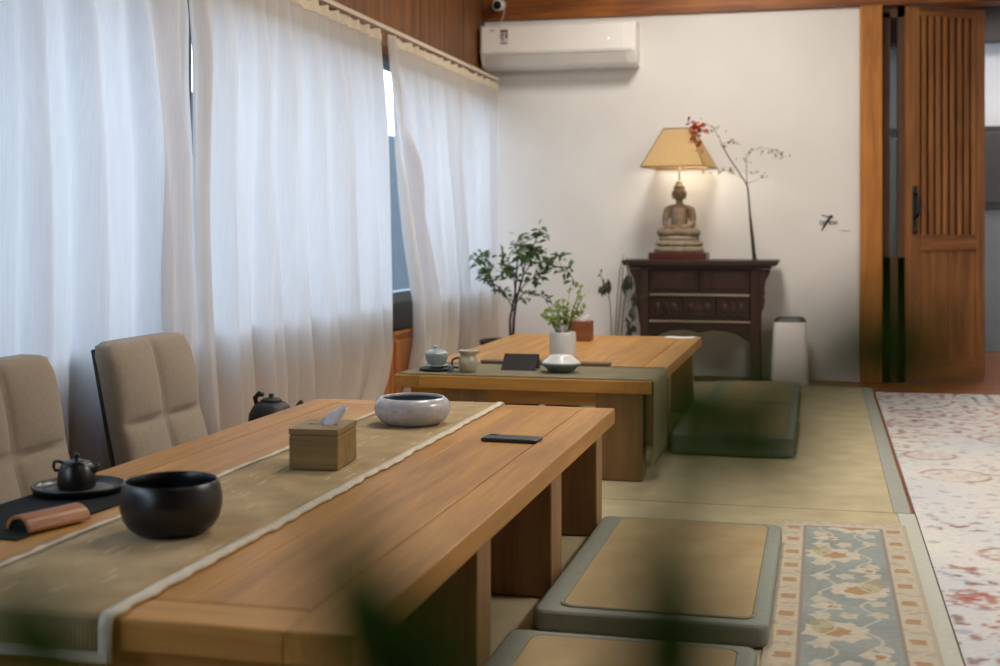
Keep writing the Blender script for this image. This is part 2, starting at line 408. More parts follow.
def patterned(name, x0, x1, y0, y1, z0, z1, step, fn, m):
    nx, ny = int((x1 - x0) / step), int((y1 - y0) / step)
    me = bpy.data.meshes.new(name)
    vs = [(x0 + (x1 - x0) * i / nx, y0 + (y1 - y0) * j / ny, z1) for i in range(nx + 1) for j in range(ny + 1)]
    fs = [(i * (ny + 1) + j, (i + 1) * (ny + 1) + j, (i + 1) * (ny + 1) + j + 1, i * (ny + 1) + j + 1) for i in range(nx) for j in range(ny)]
    cols = [fn(p[0], p[1]) for p in vs]
    n0 = len(vs)
    vs += [(x0, y0, z0), (x1, y0, z0), (x1, y1, z0), (x0, y1, z0)]; cols += [cols[0]] * 4
    a, b_, c, d = 0, nx * (ny + 1), nx * (ny + 1) + ny, ny
    fs += [(n0, n0 + 3, n0 + 2, n0 + 1),
           tuple([n0, n0 + 1] + [i * (ny + 1) for i in range(nx, -1, -1)]),
           tuple([n0 + 2, n0 + 3] + [i * (ny + 1) + ny for i in range(nx + 1)]),
           tuple([n0 + 3, n0] + [j for j in range(ny + 1)]),
           tuple([n0 + 1, n0 + 2] + [nx * (ny + 1) + j for j in range(ny, -1, -1)])]
    me.from_pydata(vs, [], fs); me.update()
    ca = me.color_attributes.new('pattern', 'FLOAT_COLOR', 'POINT')
    ca.data.foreach_set('color', [q for c_ in cols for q in (*c_, 1)])
    me.materials.append(m)
    o = bpy.data.objects.new(name, me); C.objects.link(o); return o
def nz(x, y, z=0): return mnoise.noise(Vector((x, y, z)))
def mixc(a, b, t): t = max(0, min(1, t)); return tuple(p + (q - p) * t for p, q in zip(a, b))
def ss(a, b, x): t = max(0, min(1, (x - a) / (b - a))); return t * t * (3 - 2 * t)

# big faded rug
R_B, R_B2, R_RED, R_DK, R_BL = lin('#d3d0c9'), lin('#c5c7c9'), lin('#a4573f'), lin('#6e4a42'), lin('#8d8f9c')
rings = [(.49, 5.18, .125), (.43, 5.62, .10), (.95, 5.05, .13), (.47, 6.9, .13), (.42, 6.55, .11), (.80, 6.1, .12), (.95, 7.1, .13), (.62, 3.72, .12), (.52, 3.95, .08), (1.3, 5.9, .13), (1.2, 4.3, .13), (.9, 3.3, .12), (1.4, 6.9, .12)]
def bigrug(x, y):
    c = mixc(R_B, R_B2, .5 + 1.2 * nz(x * 2.2, y * 2.2, 3))
    dens = .5 + .9 * nz(x * 1.1, y * 1.1, 8)
    if abs(y - 4.02) < .22: dens = -.2
    v = abs(nz(x * 5 + 2 * nz(x * 3, y * 3), y * 5, 1))
    if dens > .1: c = mixc(c, mixc(R_RED, R_BL, .5 + 1.5 * nz(x * 2, y * 2, 40)), .5 * (1 - ss(.01, .045, v)) * ss(.1, .6, dens))
    s = nz(x * 24, y * 19, 5) + .4 * nz(x * 55, y * 45, 9)
    c = mixc(c, mixc(R_RED, R_DK, .5 + 1.6 * nz(x * 3, y * 3, 22)), .75 * ss(.16, .36, s) * ss(-.1, .5, dens))
    s2 = nz(x * 20, y * 20, 15) + .3 * nz(x * 50, y * 50, 19)
    c = mixc(c, R_BL, .55 * ss(.36, .5, s2))
    for rx, ry, rr in rings:
        d = math.hypot(x - rx, y - ry)
        if d < rr * 1.4:
            an = math.atan2(y - ry, x - rx)
            e = d - rr * (1 + .05 * nz(x * 20, y * 20, 3))
            w = .015 + .010 * nz(x * 25, y * 25, 2)
            c = mixc(c, mixc(R_RED, R_DK, .35), .6 * (1 - ss(w * .3, w, abs(e))) * ss(-.6, -.1, nz(x * 9, y * 9, 77)))
            if d < rr * .8: c = mixc(c, lin('#b79c8c'), .4 * (1 - ss(.2, .6, abs(nz(x * 30, y * 30)) * 2)))
    # red medallion at the near left edge and the band below it
    d = math.hypot((x - .37) / 1.0, (y - 3.48) / 1.1)
    c = mixc(c, R_RED, .75 * (1 - ss(.03, .06, d + .07 * nz(x * 30, y * 30))))
    if 3.2 < y < 3.62:
        for px, py, pr in ((.52, 3.5, .07), (.47, 3.3, .05), (.63, 3.42, .08), (.75, 3.5, .07), (.7, 3.27, .06)):
            d = math.hypot((x - px), (y - py) * 1.0)
            an = math.atan2(y - py, x - px)
            c = mixc(c, mixc(R_DK, R_RED, .4), .75 * (1 - ss(pr * .75, pr, d * (1 + .35 * math.cos(6 * an)))))
    g = nz(x * 60, y * 60, 31)
    return tuple(q * (1 + .10 * g) for q in c)
tag(patterned('area_rug', .298, 2.0, 2.2, 7.78, -.02, -.008, .012, bigrug, RUGPAT), 'large off-white rug with faded rust red floral pattern on the wooden floor', 'rug')

# narrow floor runner over the near tatami
F_F, F_C, F_BR, F_OL, F_BD, F_LN = lin('#858c88'), lin('#bbb4a3'), lin('#a2815f'), lin('#9c9770'), lin('#b8af9b'), lin('#8e857c')
RX0, RX1, RY0, RY1 = -.125, .250, 2.2, 4.21
def runner_pat(x, y):
    w = (RX1 - RX0) / 2; u = (x - (RX0 + RX1) / 2) / w; a = abs(u); e = RY1 - y
    ed = min((1 - a) * w, e)
    if ed < .012: return mixc(F_BD, F_LN, .3)
    if ed < .07:
        c = F_BD
        per = .155; q = (y / per) % 1
        if abs(q - .5) < .13 and abs(ed - .042) < .018 + .006 * nz(x * 60, y * 60): c = mixc(c, F_BR, .85)
        elif abs(q - .0) < .12 or abs(q - 1) < .12: c = mixc(c, F_LN, .35 * (nz(x * 50, y * 50) > 0))
        return tuple(t * (1 + .12 * nz(x * 70, y * 70, 4)) for t in c)
    if ed < .079: return F_LN
    c = mixc(F_F, lin('#939a95'), .5 + nz(x * 6, y * 6, 2))
    per = .36; k = math.floor(y / per); q = y / per - k
    wob = .02 * nz(x * 30, y * 30, 7)
    def blob(cx, cy, rx, ry, petals=6, am=.18):
        am *= .6; cx += .008 * nz(x * 45, y * 45, 12); cy += .010 * nz(x * 45, y * 45, 33)
        dx, dy = (x - cx) / rx, (y - cy) / ry; an = math.atan2(dy, dx)
        return math.hypot(dx, dy) * (1 + am * math.cos(petals * an)) + 6 * wob < 1
    xm = (RX0 + RX1) / 2; yk = k * per; off = .03 if k % 2 else -.03
    if blob(xm + off, yk + .18, .072, .075, 8): c = F_C
    if blob(xm + off, yk + .18, .034, .036, 6): c = mixc(F_BR, F_C, .1)
    if blob(xm - off * 1.6, yk + .02, .035, .03, 5): c = F_C
    if blob(xm - off * 1.6 + .012, yk + .02, .012, .012, 5): c = F_BR
    sx = 1 if k % 2 else -1
    if blob(xm + sx * .062, yk + .24, .03, .07, 2): c = mixc(F_OL, c, .4)
    for dx, dy, r in ((-.068, .08, .022), (.07, .07, .02), (-.065, .30, .024), (.07, .33, .02), (0, .31, .022)):
        if blob(xm + dx, yk + dy, r, r * 1.25, 5, .25): c = mixc(F_C, F_F, .15)
    if abs(abs(x - xm) - .05 - .02 * math.sin(y * 34)) < .0045: c = mixc(c, F_C, .7)
    return tuple(t * (1 + .12 * nz(x * 70, y * 70, 4)) for t in c)
tag(patterned('runner_rug', RX0, RX1, RY0, RY1, .0005, .005, .0045, runner_pat, RUNPAT), 'narrow grey-blue floral runner rug with cream border on the near tatami', 'rug')

# flat floor cushions
def cushion(label, x0, x1, y0, y1, th, group='woven floor cushions along the tables', z=.001):
    t = thing('floor_cushion', label, 'cushion', ((x0 + x1) / 2, (y0 + y1) / 2, z), 0, group)
    hx, hy = (x1 - x0) / 2, (y1 - y0) / 2
    def rr(hx, hy, r, n=6):
        return [(sx * (hx - r) + r * math.cos(a0 + PI / 2 * i / n), sy * (hy - r) + r * math.sin(a0 + PI / 2 * i / n))
                for sx, sy, a0 in ((1, 1, 0), (-1, 1, PI / 2), (-1, -1, PI), (1, -1, 1.5 * PI)) for i in range(n + 1)]
    MB().prism(rr(hx, hy, .03), 'z', 0, th).build('cloth_cover', BINDING2, t, bevel=.012, seg=3)
    MB().prism([(p[0] + .012, p[1]) for p in rr(hx - .05, hy - .045, .03)], 'z', th - .004, th + .004).build('woven_panel', TATAMI2, t, bevel=.003)
    pts = [(p[0] + .012, p[1], th + .001) for p in rr(hx - .046, hy - .041, .032)]
    MB().tube(pts + pts[:1], .003, 6).build('piping', BINDING2, t)
cushion('woven floor cushion with green cloth edge beside the near table, next to the tatami seam', -.645, -.114, 2.90, 3.92, .052)
cushion('woven floor cushion at the bottom edge of the photo beside the near table', -.66, -.13, 1.72, 2.76, .052)
cushion('woven floor cushion with thick green edge beside the front of the far table', -.61, -.112, 5.36, 6.42, .08)
cushion('woven floor cushion nearest the dark carved cabinet', -.575, -.12, 6.56, 7.50, .06)

# ------------------------------------------------------------------ low tables
def low_table(label, x0, x1, y0, y1, slabs, group):
    cx, cy = (x0 + x1) / 2, (y0 + y1) / 2
    t = thing('low_table', label, 'table', (cx, cy, .001), 0, group)
    X0, X1, Y0, Y1 = x0 - cx, x1 - cx, y0 - cy, y1 - cy
    b = .098; zt, zb = .369, .322
    tp = MB()
    tp.box(X0, X0 + b, Y0, Y1, zb, zt).box(X1 - b, X1, Y0, Y1, zb, zt)
    n = 4; w = (X1 - X0 - 2 * b - .003) / n
    for k in range(n):
        a = X0 + b + .003 + k * w
        tp.box(a, a + w - (.003 if k == n - 1 else .0008), Y0 + b + .003, Y1 - b - .003, zb, zt)
    tp.build('tabletop', W_TABLE, t, bevel=.003)
    MB().box(X0 + b, X1 - b, Y0, Y0 + b, zb, zt).build('end_board', W_TABLEX, t, bevel=.003)
    MB().box(X0 + b, X1 - b, Y1 - b, Y1, zb, zt).build('end_board', W_TABLEX, t, bevel=.003)
    ap = .27
    MB().box(X0 + .06, X1 - .06, Y0 + .035, Y0 + .055, ap, zb).box(X0 + .06, X1 - .06, Y1 - .055, Y1 - .035, ap, zb).box(X0 + .05, X0 + .07, Y0 + .055, Y1 - .055, ap + .02, zb).build('apron', W_TABLEX, t, bevel=.002)
    for a, b_ in slabs:
        MB().box(X1 - .21, X1 - .035, a - cy, b_ - cy, 0, zb).build('leg', W_LEG, t, bevel=.004)
        MB().box(X0 + .19, X0 + .36, a - cy, b_ - cy, 0, zb).build('leg', W_LEG, t, bevel=.004)
    MB().box(-.06, .06, Y0 + .2, Y1 - .2, .255, zb).build('stretcher', W_LEG, t, bevel=.003)
    return t
low_table('low wooden tea table in the foreground under the fringed runner', -1.60, -.62, 1.66, 3.98,
          ((1.73, 1.84), (2.46, 2.57), (3.18, 3.31), (3.85, 3.95)), 'low wooden tea tables')
low_table('low wooden tea table at the back in front of the white wall', -1.58, -.60, 4.70, 6.72,
          ((4.73, 4.84), (5.55, 5.66), (6.58, 6.69)), 'low wooden tea tables')
ZT = .3705

# runner on the near table, hanging over both ends
tr = thing('table_runner', 'straw coloured woven runner with white fringed edges on the near table', 'tablecloth', (-1.14, 2.82, ZT))
x0, x1, e0, e1 = -.155, .155, -1.165, 1.165
def run_sheet(xa, xb, lift, zlow, dz=0):
    path = [(e0 - .006, -zlow)] + [(e0 - .006, -zlow * (1 - k / 4)) for k in range(1, 4)] + [(e0 - .004, -.002), (e0 + .004, .003)] + \
           [(e0 + .02 + (e1 - e0 - .04) * k / 60, .003) for k in range(61)] + [(e1 - .004, .003), (e1 + .004, -.002), (e1 + .006, -.06), (e1 + .006, -.12)]
    m = MB(); nn = len(path)
    def P(u, v):
        i = min(int(round(v * (nn - 1))), nn - 1); yy, zz = path[i]
        xx = xa + (xb - xa) * u
        return (xx + .004 * nz(yy * 6, .3 * xa), yy, zz + lift)
    m.grid(P, 8, nn - 1); return m
run_sheet(x0, x1, 0, .052).build('woven_cloth', RUNNER, tr, solid=.003)
for sx in (x0, x1):
    fm = MB()
    n = 260; L = e1 - e0
    def edge(y): return .004 * nz(y * 6, .3 * x0) + .004 * math.sin(y * 70) * .4 + .003 * nz(y * 40, sx)
    sg = 1 if sx > 0 else -1
    vs = []
    path = [(e0 - .007, -.06 + .06 * k / 6) for k in range(6)] + [(e0 - .004, .0)] + [(e0 + L * k / n, .0045) for k in range(n + 1)] + [(e1 + .007, 0), (e1 + .007, -.06), (e1 + .007, -.12)]
    for yy, zz in path:
        o_ = edge(yy)
        vs += [(sx - sg * .007 + o_ * .3, yy, zz + .0015), (sx + sg * .004 + o_, yy, zz + .001), (sx + sg * .013 + o_ * 1.5, yy, zz - .002)]
    fs = []
    for i in range(len(path) - 1):
        fs += [(3 * i, 3 * i + 1, 3 * i + 4, 3 * i + 3), (3 * i + 1, 3 * i + 2, 3 * i + 5, 3 * i + 4)]
    fm.add(vs, fs, True).build('fringe', FRINGE, tr, solid=.003)
MB().box(x0 - .01, x1 + .01, e0 - .0125, e0 - .0085, -.062, -.046).build('hem', FRINGE, tr, bevel=.001)
# pale slubs woven into the cloth
sb = MB()
for k in range(170):
    xx, yy = random.uniform(x0 + .02, x1 - .02), random.uniform(e0 + .03, e1 - .05)
    ln = random.uniform(.015, .06); w = random.uniform(.001, .003)
    sb.box(xx, xx + w, yy, yy + ln, .004, .0052)
sb.build('slub_threads', mat('slub', '#c6b894', .9, .1, 60), tr)['kind'] = 'stuff'
ZR = ZT + .0055

# black bowl
bw = thing('bowl', 'matt black round bowl on the fringed runner', 'bowl', (-1.139, 2.133, ZR))
MB().lathe([(.058, 0), (.063, .002), (.076, .012), (.086, .028), (.0905, .048), (.0905, .062), (.087, .08), (.0835, .0925), (.0815, .0945), (.0795, .0925), (.083, .075), (.085, .055), (.078, .03), (.06, .012), (.02, .008)], 0, 0, 64).build('bowl_body', BLACK, bw)
MB().lathe([(.045, -.0), (.05, 0), (.05, .003), (.045, .003)], 0, 0, 48).build('foot_ring', BLACK, bw)
# tray, teapot
ty = thing('tray', 'round black tray with raised rim under the small teapot', 'tray', (-1.508, 2.425, ZT + .004))
MB().lathe([(.085, 0), (.09, .001), (.0945, .014), (.0935, .016), (.0915, .014), (.088, .005), (.02, .004)], 0, 0, 64).build('tray_dish', BLACK, ty)
MB().lathe([(.070, .0045), (.0705, .0055), (.05, .0058)], 0, 0, 48).build('cork_disc', mat('grey_felt', '#5d5a58', .6, .1, 40), ty)
tp = thing('teapot', 'small black teapot with side handle on the round black tray', 'teapot', (-1.512, 2.425, ZT + .0101))
MB().lathe([(.030, 0), (.034, .003), (.0355, .012), (.034, .028), (.0295, .042), (.026, .0465), (.024, .0475)], 0, 0, 40).build('pot_body', BLACK, tp)
ld = MB().lathe([(.025, .047), (.024, .0495), (.015, .052), (.004, .0535), (.0035, .058), (.006, .061), (.0055, .064), (.002, .0655)], 0, 0, 32).build('lid', BLACK, tp)
rr_ = Vector((math.cos(TH), math.sin(TH), 0))
def along(s, z): return (rr_.x * s, rr_.y * s, z)
MB().tube([along(-.031, .034), along(-.040, .033), along(-.0435, .040), along(-.042, .049), along(-.034, .050), along(-.025, .047)], .0032, 8).build('handle', BLACK, tp)
MB().tube([along(.027, .030), along(.035, .036), along(.040, .046)], [.008, .0055, .0036], 10).build('spout', BLACK, tp)
tag(MB().box(-.112, .112, -.25, .265, 0, .0035).build('placemat', BLACKMAT, bevel=.001, loc=(-1.478, 2.28, ZT), rz=-.06), 'black cloth mat between the runner and the chairs', 'mat')
tp.scale = (1.12, 1.12, 1.12)
# rounded wooden rest
rl = thing('wooden_rest', 'rounded brown wooden rest lying on the black mat', 'rest', (-1.392, 2.14, ZT + .0042), math.atan2(.137, .047))
def arch(r0, r1, n=14): return [(-.5 * 0 + r1 * 1.25 * math.cos(PI * k / n), r1 * math.sin(PI * k / n)) for k in range(n + 1)] + [(r0 * 1.25 * math.cos(PI * k / n), r0 * math.sin(PI * k / n)) for k in range(n, -1, -1)]
MB().prism(arch(.021, .028), 'x', -.068, .068).build('arched_shell', W_ROLL, rl, bevel=.002)
MB().prism([(.020 * 1.25 * math.cos(PI * k / 12), .0205 * math.sin(PI * k / 12)) for k in range(13)], 'x', -.062, .062).build('hollow_shade', BLACK, rl)  # black fill paints in the shade inside the arch's hollow

# tissue boxes
def tissue_box(label, loc, rz, w, d, h, m, sc=1.0, tilt=.03):
    t = thing('tissue_box', label, 'tissue box', loc, rz, 'wooden tissue boxes')
    MB().box(-w / 2, w / 2, -d / 2, d / 2, 0, h * .84).build('box_body', m, t, bevel=.004)
    MB().box(-w / 2, w / 2, -d / 2, -.006, h * .86, h).box(-w / 2, w / 2, .006, d / 2, h * .86, h).box(-w / 2, -w * .3, -.006, .006, h * .86, h).box(w * .3, w / 2, -.006, .006, h * .86, h).box(-w / 2 + .003, w / 2 - .003, -d / 2 + .003, d / 2 - .003, h * .84, h * .86).build('lid', m, t, bevel=.002)
    def T(u, v):
        wd = (.012 + .03 * math.sin(PI * min(1, v * 1.02) ** .8)) * sc * (1 if v < .98 else .2)
        x = (u - .5) * wd + .055 * sc * v ** 1.3
        return (x, .008 * sc * math.sin(u * 5 + 2 * v) * (1 - .4 * v) , h * .9 + v * .052 * sc + .006 * sc * math.sin(u * 6))
    MB().grid(T, 8, 14).build('tissue', TISSUE, t, solid=.0008)
tissue_box('bamboo tissue box with pulled-up tissue on the near table runner', (-1.124, 2.832, ZR), .08, .116, .156, .093, W_BOX)
tissue_box('brown wooden tissue box at the far end of the back table', (-1.165, 6.38, ZT), .05, .112, .12, .098, W_BOX2, .75)

# grey shallow bowl
gb = thing('water_bowl', 'wide grey crackle-glazed bowl with curved-in rim on the runner', 'bowl', (-1.118, 3.49, ZR))
MB().lathe([(.070, 0), (.076, .002), (.092, .012), (.104, .028), (.108, .043), (.106, .057), (.099, .068), (.091, .0745), (.087, .076), (.084, .074), (.086, .068)], 0, 0, 72, caps=False).lathe([(.07, 0), (.001, 0)], 0, 0, 72, caps=False).build('bowl_body', GREYGLAZE, gb)
MB().lathe([(.0858, .069), (.0955, .06), (.1, .045), (.09, .03), (.06, .02), (.001, .018)], 0, 0, 72, caps=False).build('inner_glaze', INNERGLAZE, gb)
# phone
ph = thing('phone', 'black phone lying flat at the far right of the near table', 'phone', (-.786, 3.30, ZT), -.06)
MB().prism([(sx * (.076 - r_) + r_ * math.cos(a), sy * (.037 - r_) + r_ * math.sin(a)) for r_ in (.012,) for sx, sy, a0 in ((1, 1, 0), (-1, 1, PI / 2), (-1, -1, PI), (1, -1, 1.5 * PI)) for a in [a0 + PI / 8 * i for i in range(5)]], 'z', 0, .009).build('case', LEATHER, ph, bevel=.003)
MB().box(-.070, .070, -.032, .032, .0088, .0096).build('screen', BLACK, ph, bevel=.0004)
MB().box(-.065, -.045, .018, .032, .0095, .011).build('camera_bump', LEATHER, ph, bevel=.001)

# ------------------------------------------------------------------ things on the far table
r2 = thing('table_runner', 'grey-green linen runner laid across the front end of the far table', 'tablecloth', (-1.09, 4.92, ZT))
def r2f(u, v):
    # u across the table (left to right, then down the side), v from front to back
    yy = -.205 + .42 * v
    s = -.48 + u * 1.28
    if s < .488: return (s, yy, .0025)
    q = s - .488
    a = min(q / .012, 1) * PI / 2
    return (.488 + .008 * math.sin(a), yy + .01 * math.sin(q * 12), .0025 - .008 * (1 - math.cos(a)) - max(0, q - .012))
MB().grid(r2f, 90, 10).build('linen_cloth', RUNNER2, r2, solid=.002)
MB().tube([(-.48 + .968 * k / 40, .214 + .002 * math.sin(k), .0035) for k in range(41)], .003, 6).build('hem', mat('dark_hem', '#4f4d3f', .9, .1, 40), r2)
ZR2 = ZT + .0042
bd = thing('long_board', 'long narrow dark board behind the white tea caddy', 'tray', (-1.10, 5.22, ZT))
pl = [(-.27 + .54 * k / 20, -.028 - .012 * math.sin(PI * k / 20)) for k in range(21)] + [(.27 - .54 * k / 20, .028 + .012 * math.sin(PI * k / 20)) for k in range(21)]
MB().prism(pl, 'z', 0, .012).build('flat_board', wood('board_wood', '#4a3a28', '#6b563c', 'x', .5), bd, bevel=.004)  # flat dark brown strip behind the runner's back edge
# gaiwan on dark coaster
tag(MB().lathe([(.060, 0), (.066, .003), (.068, .010), (.064, .011), (.060, .006), (.01, .006)], 0, 0, 40).build('coaster', BLACKIRON, loc=(-1.455, 4.85, ZR2)), 'dark round coaster under the blue-green lidded tea bowl', 'coaster')
gw = thing('lidded_tea_bowl', 'blue-green lidded tea bowl with saucer at the left of the far table', 'tea bowl', (-1.455, 4.85, ZR2 + .0065))
MB().lathe([(.022, 0), (.024, .003), (.040, .010), (.046, .014), (.044, .0155), (.02, .008)], 0, 0, 40).build('saucer', CELADON, gw)
MB().lathe([(.018, .008), (.020, .011), (.034, .02), (.042, .036), (.044, .05), (.046, .056), (.044, .056), (.04, .04)], 0, 0, 40).build('bowl_body', CELADON, gw)
MB().lathe([(.0465, .0565), (.047, .059), (.036, .068), (.018, .074), (.012, .075), (.011, .082), (.014, .086), (.012, .088), (.004, .0875)], 0, 0, 40).build('lid', CELADON, gw)
pi_ = thing('pitcher', 'cream ribbed pitcher with brown loop handle beside the lidded tea bowl', 'pitcher', (-1.320, 4.82, ZR2))
MB().lathe([(.026, 0), (.030, .002), (.036, .016), (.0385, .036), (.036, .052), (.031, .060), (.030, .066), (.034, .074), (.037, .082), (.036, .084), (.033, .08), (.028, .066)], 0, 0, 40, fn=lambda a, z: 1 + (.25 * max(0, math.cos(a - .24)) ** 8 if z > .07 else 0) + .012 * math.sin(z * 700)).build('pitcher_body', CREAMGLAZE, pi_)
MB().tube([along(-.036, .016), along(-.055, .018), along(-.064, .030), along(-.060, .047), along(-.045, .054), along(-.033, .052)], .0045, 8).build('handle', BROWNGLAZE, pi_)
tag(MB().lathe([(.010, 0), (.012, .004), (.009, .012), (.011, .02), (.006, .026)], 0, 0, 20).build('tea_pet', GREYUNDER, loc=(-1.384, 4.80, ZR2)), 'tiny grey-green ornament between tea bowl and pitcher', 'ornament')
cd = thing('tent_card', 'small black tent card standing on the far table', 'card', (-1.145, 4.95, ZR2), .02)
MB().add([(-.070, -.035, 0), (.065, -.035, 0), (.072, .012, .060), (-.064, .012, .060), (-.070, -.031, 0), (.065, -.031, 0), (.072, .016, .060), (-.064, .016, .060)],
         [(0, 1, 2, 3), (4, 7, 6, 5), (0, 4, 5, 1), (1, 5, 6, 2), (2, 6, 7, 3), (3, 7, 4, 0)]).build('front_panel', mat('black_card', '#120f12', .6, .1), cd)
MB().add([(-.064, .016, .058), (.072, .016, .058), (.068, .06, 0), (-.068, .06, 0), (-.064, .020, .061), (.072, .020, .061), (.068, .064, 0), (-.068, .064, 0)],
         [(0, 1, 2, 3), (4, 7, 6, 5), (0, 4, 5, 1), (1, 5, 6, 2), (2, 6, 7, 3), (3, 7, 4, 0)]).build('back_panel', mat('card_back', '#8a7668', .7, .1), cd)
uf = thing('tea_caddy', 'squat white-topped ceramic caddy with grey underside in front of the plant pot', 'tea caddy', (-.972, 4.90, ZR2))
MB().lathe([(.040, 0), (.044, .002), (.058, .014), (.074, .028), (.077, .033), (.074, .036)], 0, 0, 48).build('grey_base', GREYUNDER, uf)
MB().lathe([(.0735, .0345), (.0765, .0355), (.070, .042), (.050, .056), (.044, .063), (.041, .066), (.01, .068)], 0, 0, 48).build('white_top', WHITEGLAZE, uf)
# white pot with light green plant
pp = thing('potted_plant', 'white ribbed pot with light green sprigs on the far table', 'potted plant', (-1.056, 5.36, ZT))
MB().lathe([(.046, 0), (.052, .004), (.056, .02), (.0575, .06), (.056, .105), (.054, .12), (.052, .123), (.049, .121), (.05, .1)], 0, 0, 48, fn=lambda a, z: 1 + .012 * math.cos(16 * a)).build('pot', WHITEGLAZE, pp)
MB().lathe([(.048, .1), (.047, .108), (.01, .11)], 0, 0, 24).build('soil', SOIL, pp)
lf = MB(); st = MB(); rnd = random.Random(3)
for k in range(30):
    a = rnd.uniform(0, 2 * PI); h = rnd.uniform(.05, .15); o_ = rnd.uniform(.03, .10)
    if k < 5: h = rnd.uniform(.17, .24)
    p0 = Vector((.02 * math.cos(a), .02 * math.sin(a), .108)); p1 = Vector((o_ * math.cos(a) + (.02 if k < 5 else 0), o_ * math.sin(a), .11 + h)); pm = (p0 + p1) / 2 + Vector((0, 0, .02))
    st.tube([p0, pm, p1], .0013, 5)
    for q in range(9 if k >= 5 else 5):
        f_ = rnd.uniform(.35, 1); c_ = p0.lerp(pm, f_ * 2) if f_ < .5 else pm.lerp(p1, f_ * 2 - 1)
        d = Vector((rnd.uniform(-1, 1), rnd.uniform(-1, 1), rnd.uniform(-.4, .7))).normalized() * rnd.uniform(.016, .03)
        lf.leaf(c_, c_ + d, d.length * .7, seg=3)
lf.build('foliage', LEAF2, pp); st.build('stems', LEAF2, pp)
nk = MB().grid(lambda u, v: (-.075 + .15 * u, -.055 + .11 * v, .0012 + .001 * math.sin(9 * u) + .0008 * math.sin(8 * v)), 10, 8).build('napkin', PAPER, loc=(-.70, 6.64, ZT), solid=.0015)
tag(nk, 'white paper napkin on the far right corner of the back table', 'napkin')

# ------------------------------------------------------------------ chairs
def chair(label, y0, group='beige tufted chairs by the curtains'):
    t = thing('tufted_chair', label, 'chair', (-1.855, y0 + .225, .001), 0, group)
    w, H, zb = .46, .455, .15
    def back(u, v, side):
        # u across width 0..1, v up 0..1 ; side 0 = front
        hu = abs(math.sin(PI * (u * 2 % 1))) if 0 < u < 1 else 0
        hv = abs(math.sin(PI * (v * 2 % 1))) if 0 < v < 1 else 0
        puff = (hu ** .45) * (hv ** .45)
        rnd_ = .045 * (1 - min(1, (1 - v) / .1)) ** 2
        yy = (u - .5) * (w - .0 - 2 * rnd_ * 0) * (1 - .05 * ss(.92, 1, v))
        zz = zb + H * v - .010 * ss(.40, .5, abs(u - .5)) * ss(.85, 1, v)
        lean = -.095 * v
        th = .03 + .032 * puff
        return (lean + (th if side == 0 else -.015), yy, zz)
    m = MB(); nu, nv = 36, 40
    m.grid(lambda u, v: back(u, v, 0), nu, nv).grid(lambda u, v: back(u, v, 1), nu, nv)
    o2 = (nu + 1) * (nv + 1)
    def idx(i, j): return i * (nv + 1) + j
    ring = [idx(i, 0) for i in range(nu + 1)] + [idx(nu, j) for j in range(1, nv + 1)] + [idx(i, nv) for i in range(nu - 1, -1, -1)] + [idx(0, j) for j in range(nv - 1, 0, -1)]
    n = len(ring)
    for k in range(n):
        a, b_ = ring[k], ring[(k + 1) % n]; m.f.append((a, b_, b_ + o2, a + o2)); m.sm.append(True)
    m.build('backrest', CHAIRF, t)
    sh = MB()
    sh.add([(-.018, -.232, zb), (-.018, .232, zb), (-.113, .215, zb + H - .02), (-.113, -.215, zb + H - .02), (-.032, -.232, zb), (-.032, .232, zb), (-.127, .215, zb + H - .02), (-.127, -.215, zb + H - .02)],
           [(0, 1, 2, 3), (4, 7, 6, 5), (0, 4, 5, 1), (1, 5, 6, 2), (2, 6, 7, 3), (3, 7, 4, 0)])
    sh.build('back_shell', CHAIRD, t, bevel=.004)
    def seat(u, v):
        hu = abs(math.sin(PI * (u * 2 % 1))) if 0 < u < 1 else 0
        hv = abs(math.sin(PI * (v * 2 % 1))) if 0 < v < 1 else 0
        return (.0 + .40 * v, (u - .5) * w, .205 + .03 * (hu ** .45) * (hv ** .45))
    s = MB().grid(seat, 24, 24)
    s.box(.0, .40, -w / 2, w / 2, .13, .2055)
    s.build('seat', CHAIRF, t)
    for sx, sy in ((.02, -.19), (.02, .19), (.36, -.19), (.36, .19)):
        MB().tube([(sx, sy, 0), (sx, sy, .14)], [.011, .015], 12).build('leg', CHAIRD, t)
    return t
chair('beige tufted chair cut off by the left edge of the photo', 2.50)
chair('beige tufted chair under the gathered curtain edge', 3.235)

# kettle on a stool behind the near table
sl = thing('low_stool', 'small dark stool behind the near table holding the iron kettle', 'stool', (-1.79, 4.02, .001))
MB().lathe([(.105, .225), (.115, .228), (.115, .237), (.105, .24)], 0, 0, 32).build('seat', W_CAB, sl)
for a in range(3): MB().tube([(.06 * math.cos(a * 2.094), .06 * math.sin(a * 2.094), .226), (.095 * math.cos(a * 2.094), .095 * math.sin(a * 2.094), 0)], .012, 8).build('leg', W_CAB, sl)
kt = thing('kettle', 'dark cast iron kettle behind the near table, against the curtain', 'kettle', (-1.785, 4.03, .2415))
MB().lathe([(.075, 0), (.085, .01), (.094, .04), (.09, .075), (.072, .105), (.055, .118), (.04, .122)], 0, 0, 40).build('kettle_body', BLACKIRON, kt)
MB().lathe([(.042, .121), (.044, .126), (.03, .133), (.012, .136), (.009, .142), (.012, .148), (.004, .151)], 0, 0, 28).build('lid', BLACKIRON, kt)
MB().tube([along(.075, .06), along(.10, .08), along(.118, .112), along(.128, .12)], [.022, .017, .012, .01], 12).build('spout', BLACKIRON, kt)
MB().tube([along(-.06, .105), along(-.066, .135), along(-.05, .150), along(-.03, .146)], [.008, .010, .011, .008], 10).build('handle', BLACKIRON, kt)

kt.scale = (.82, .82, .88)

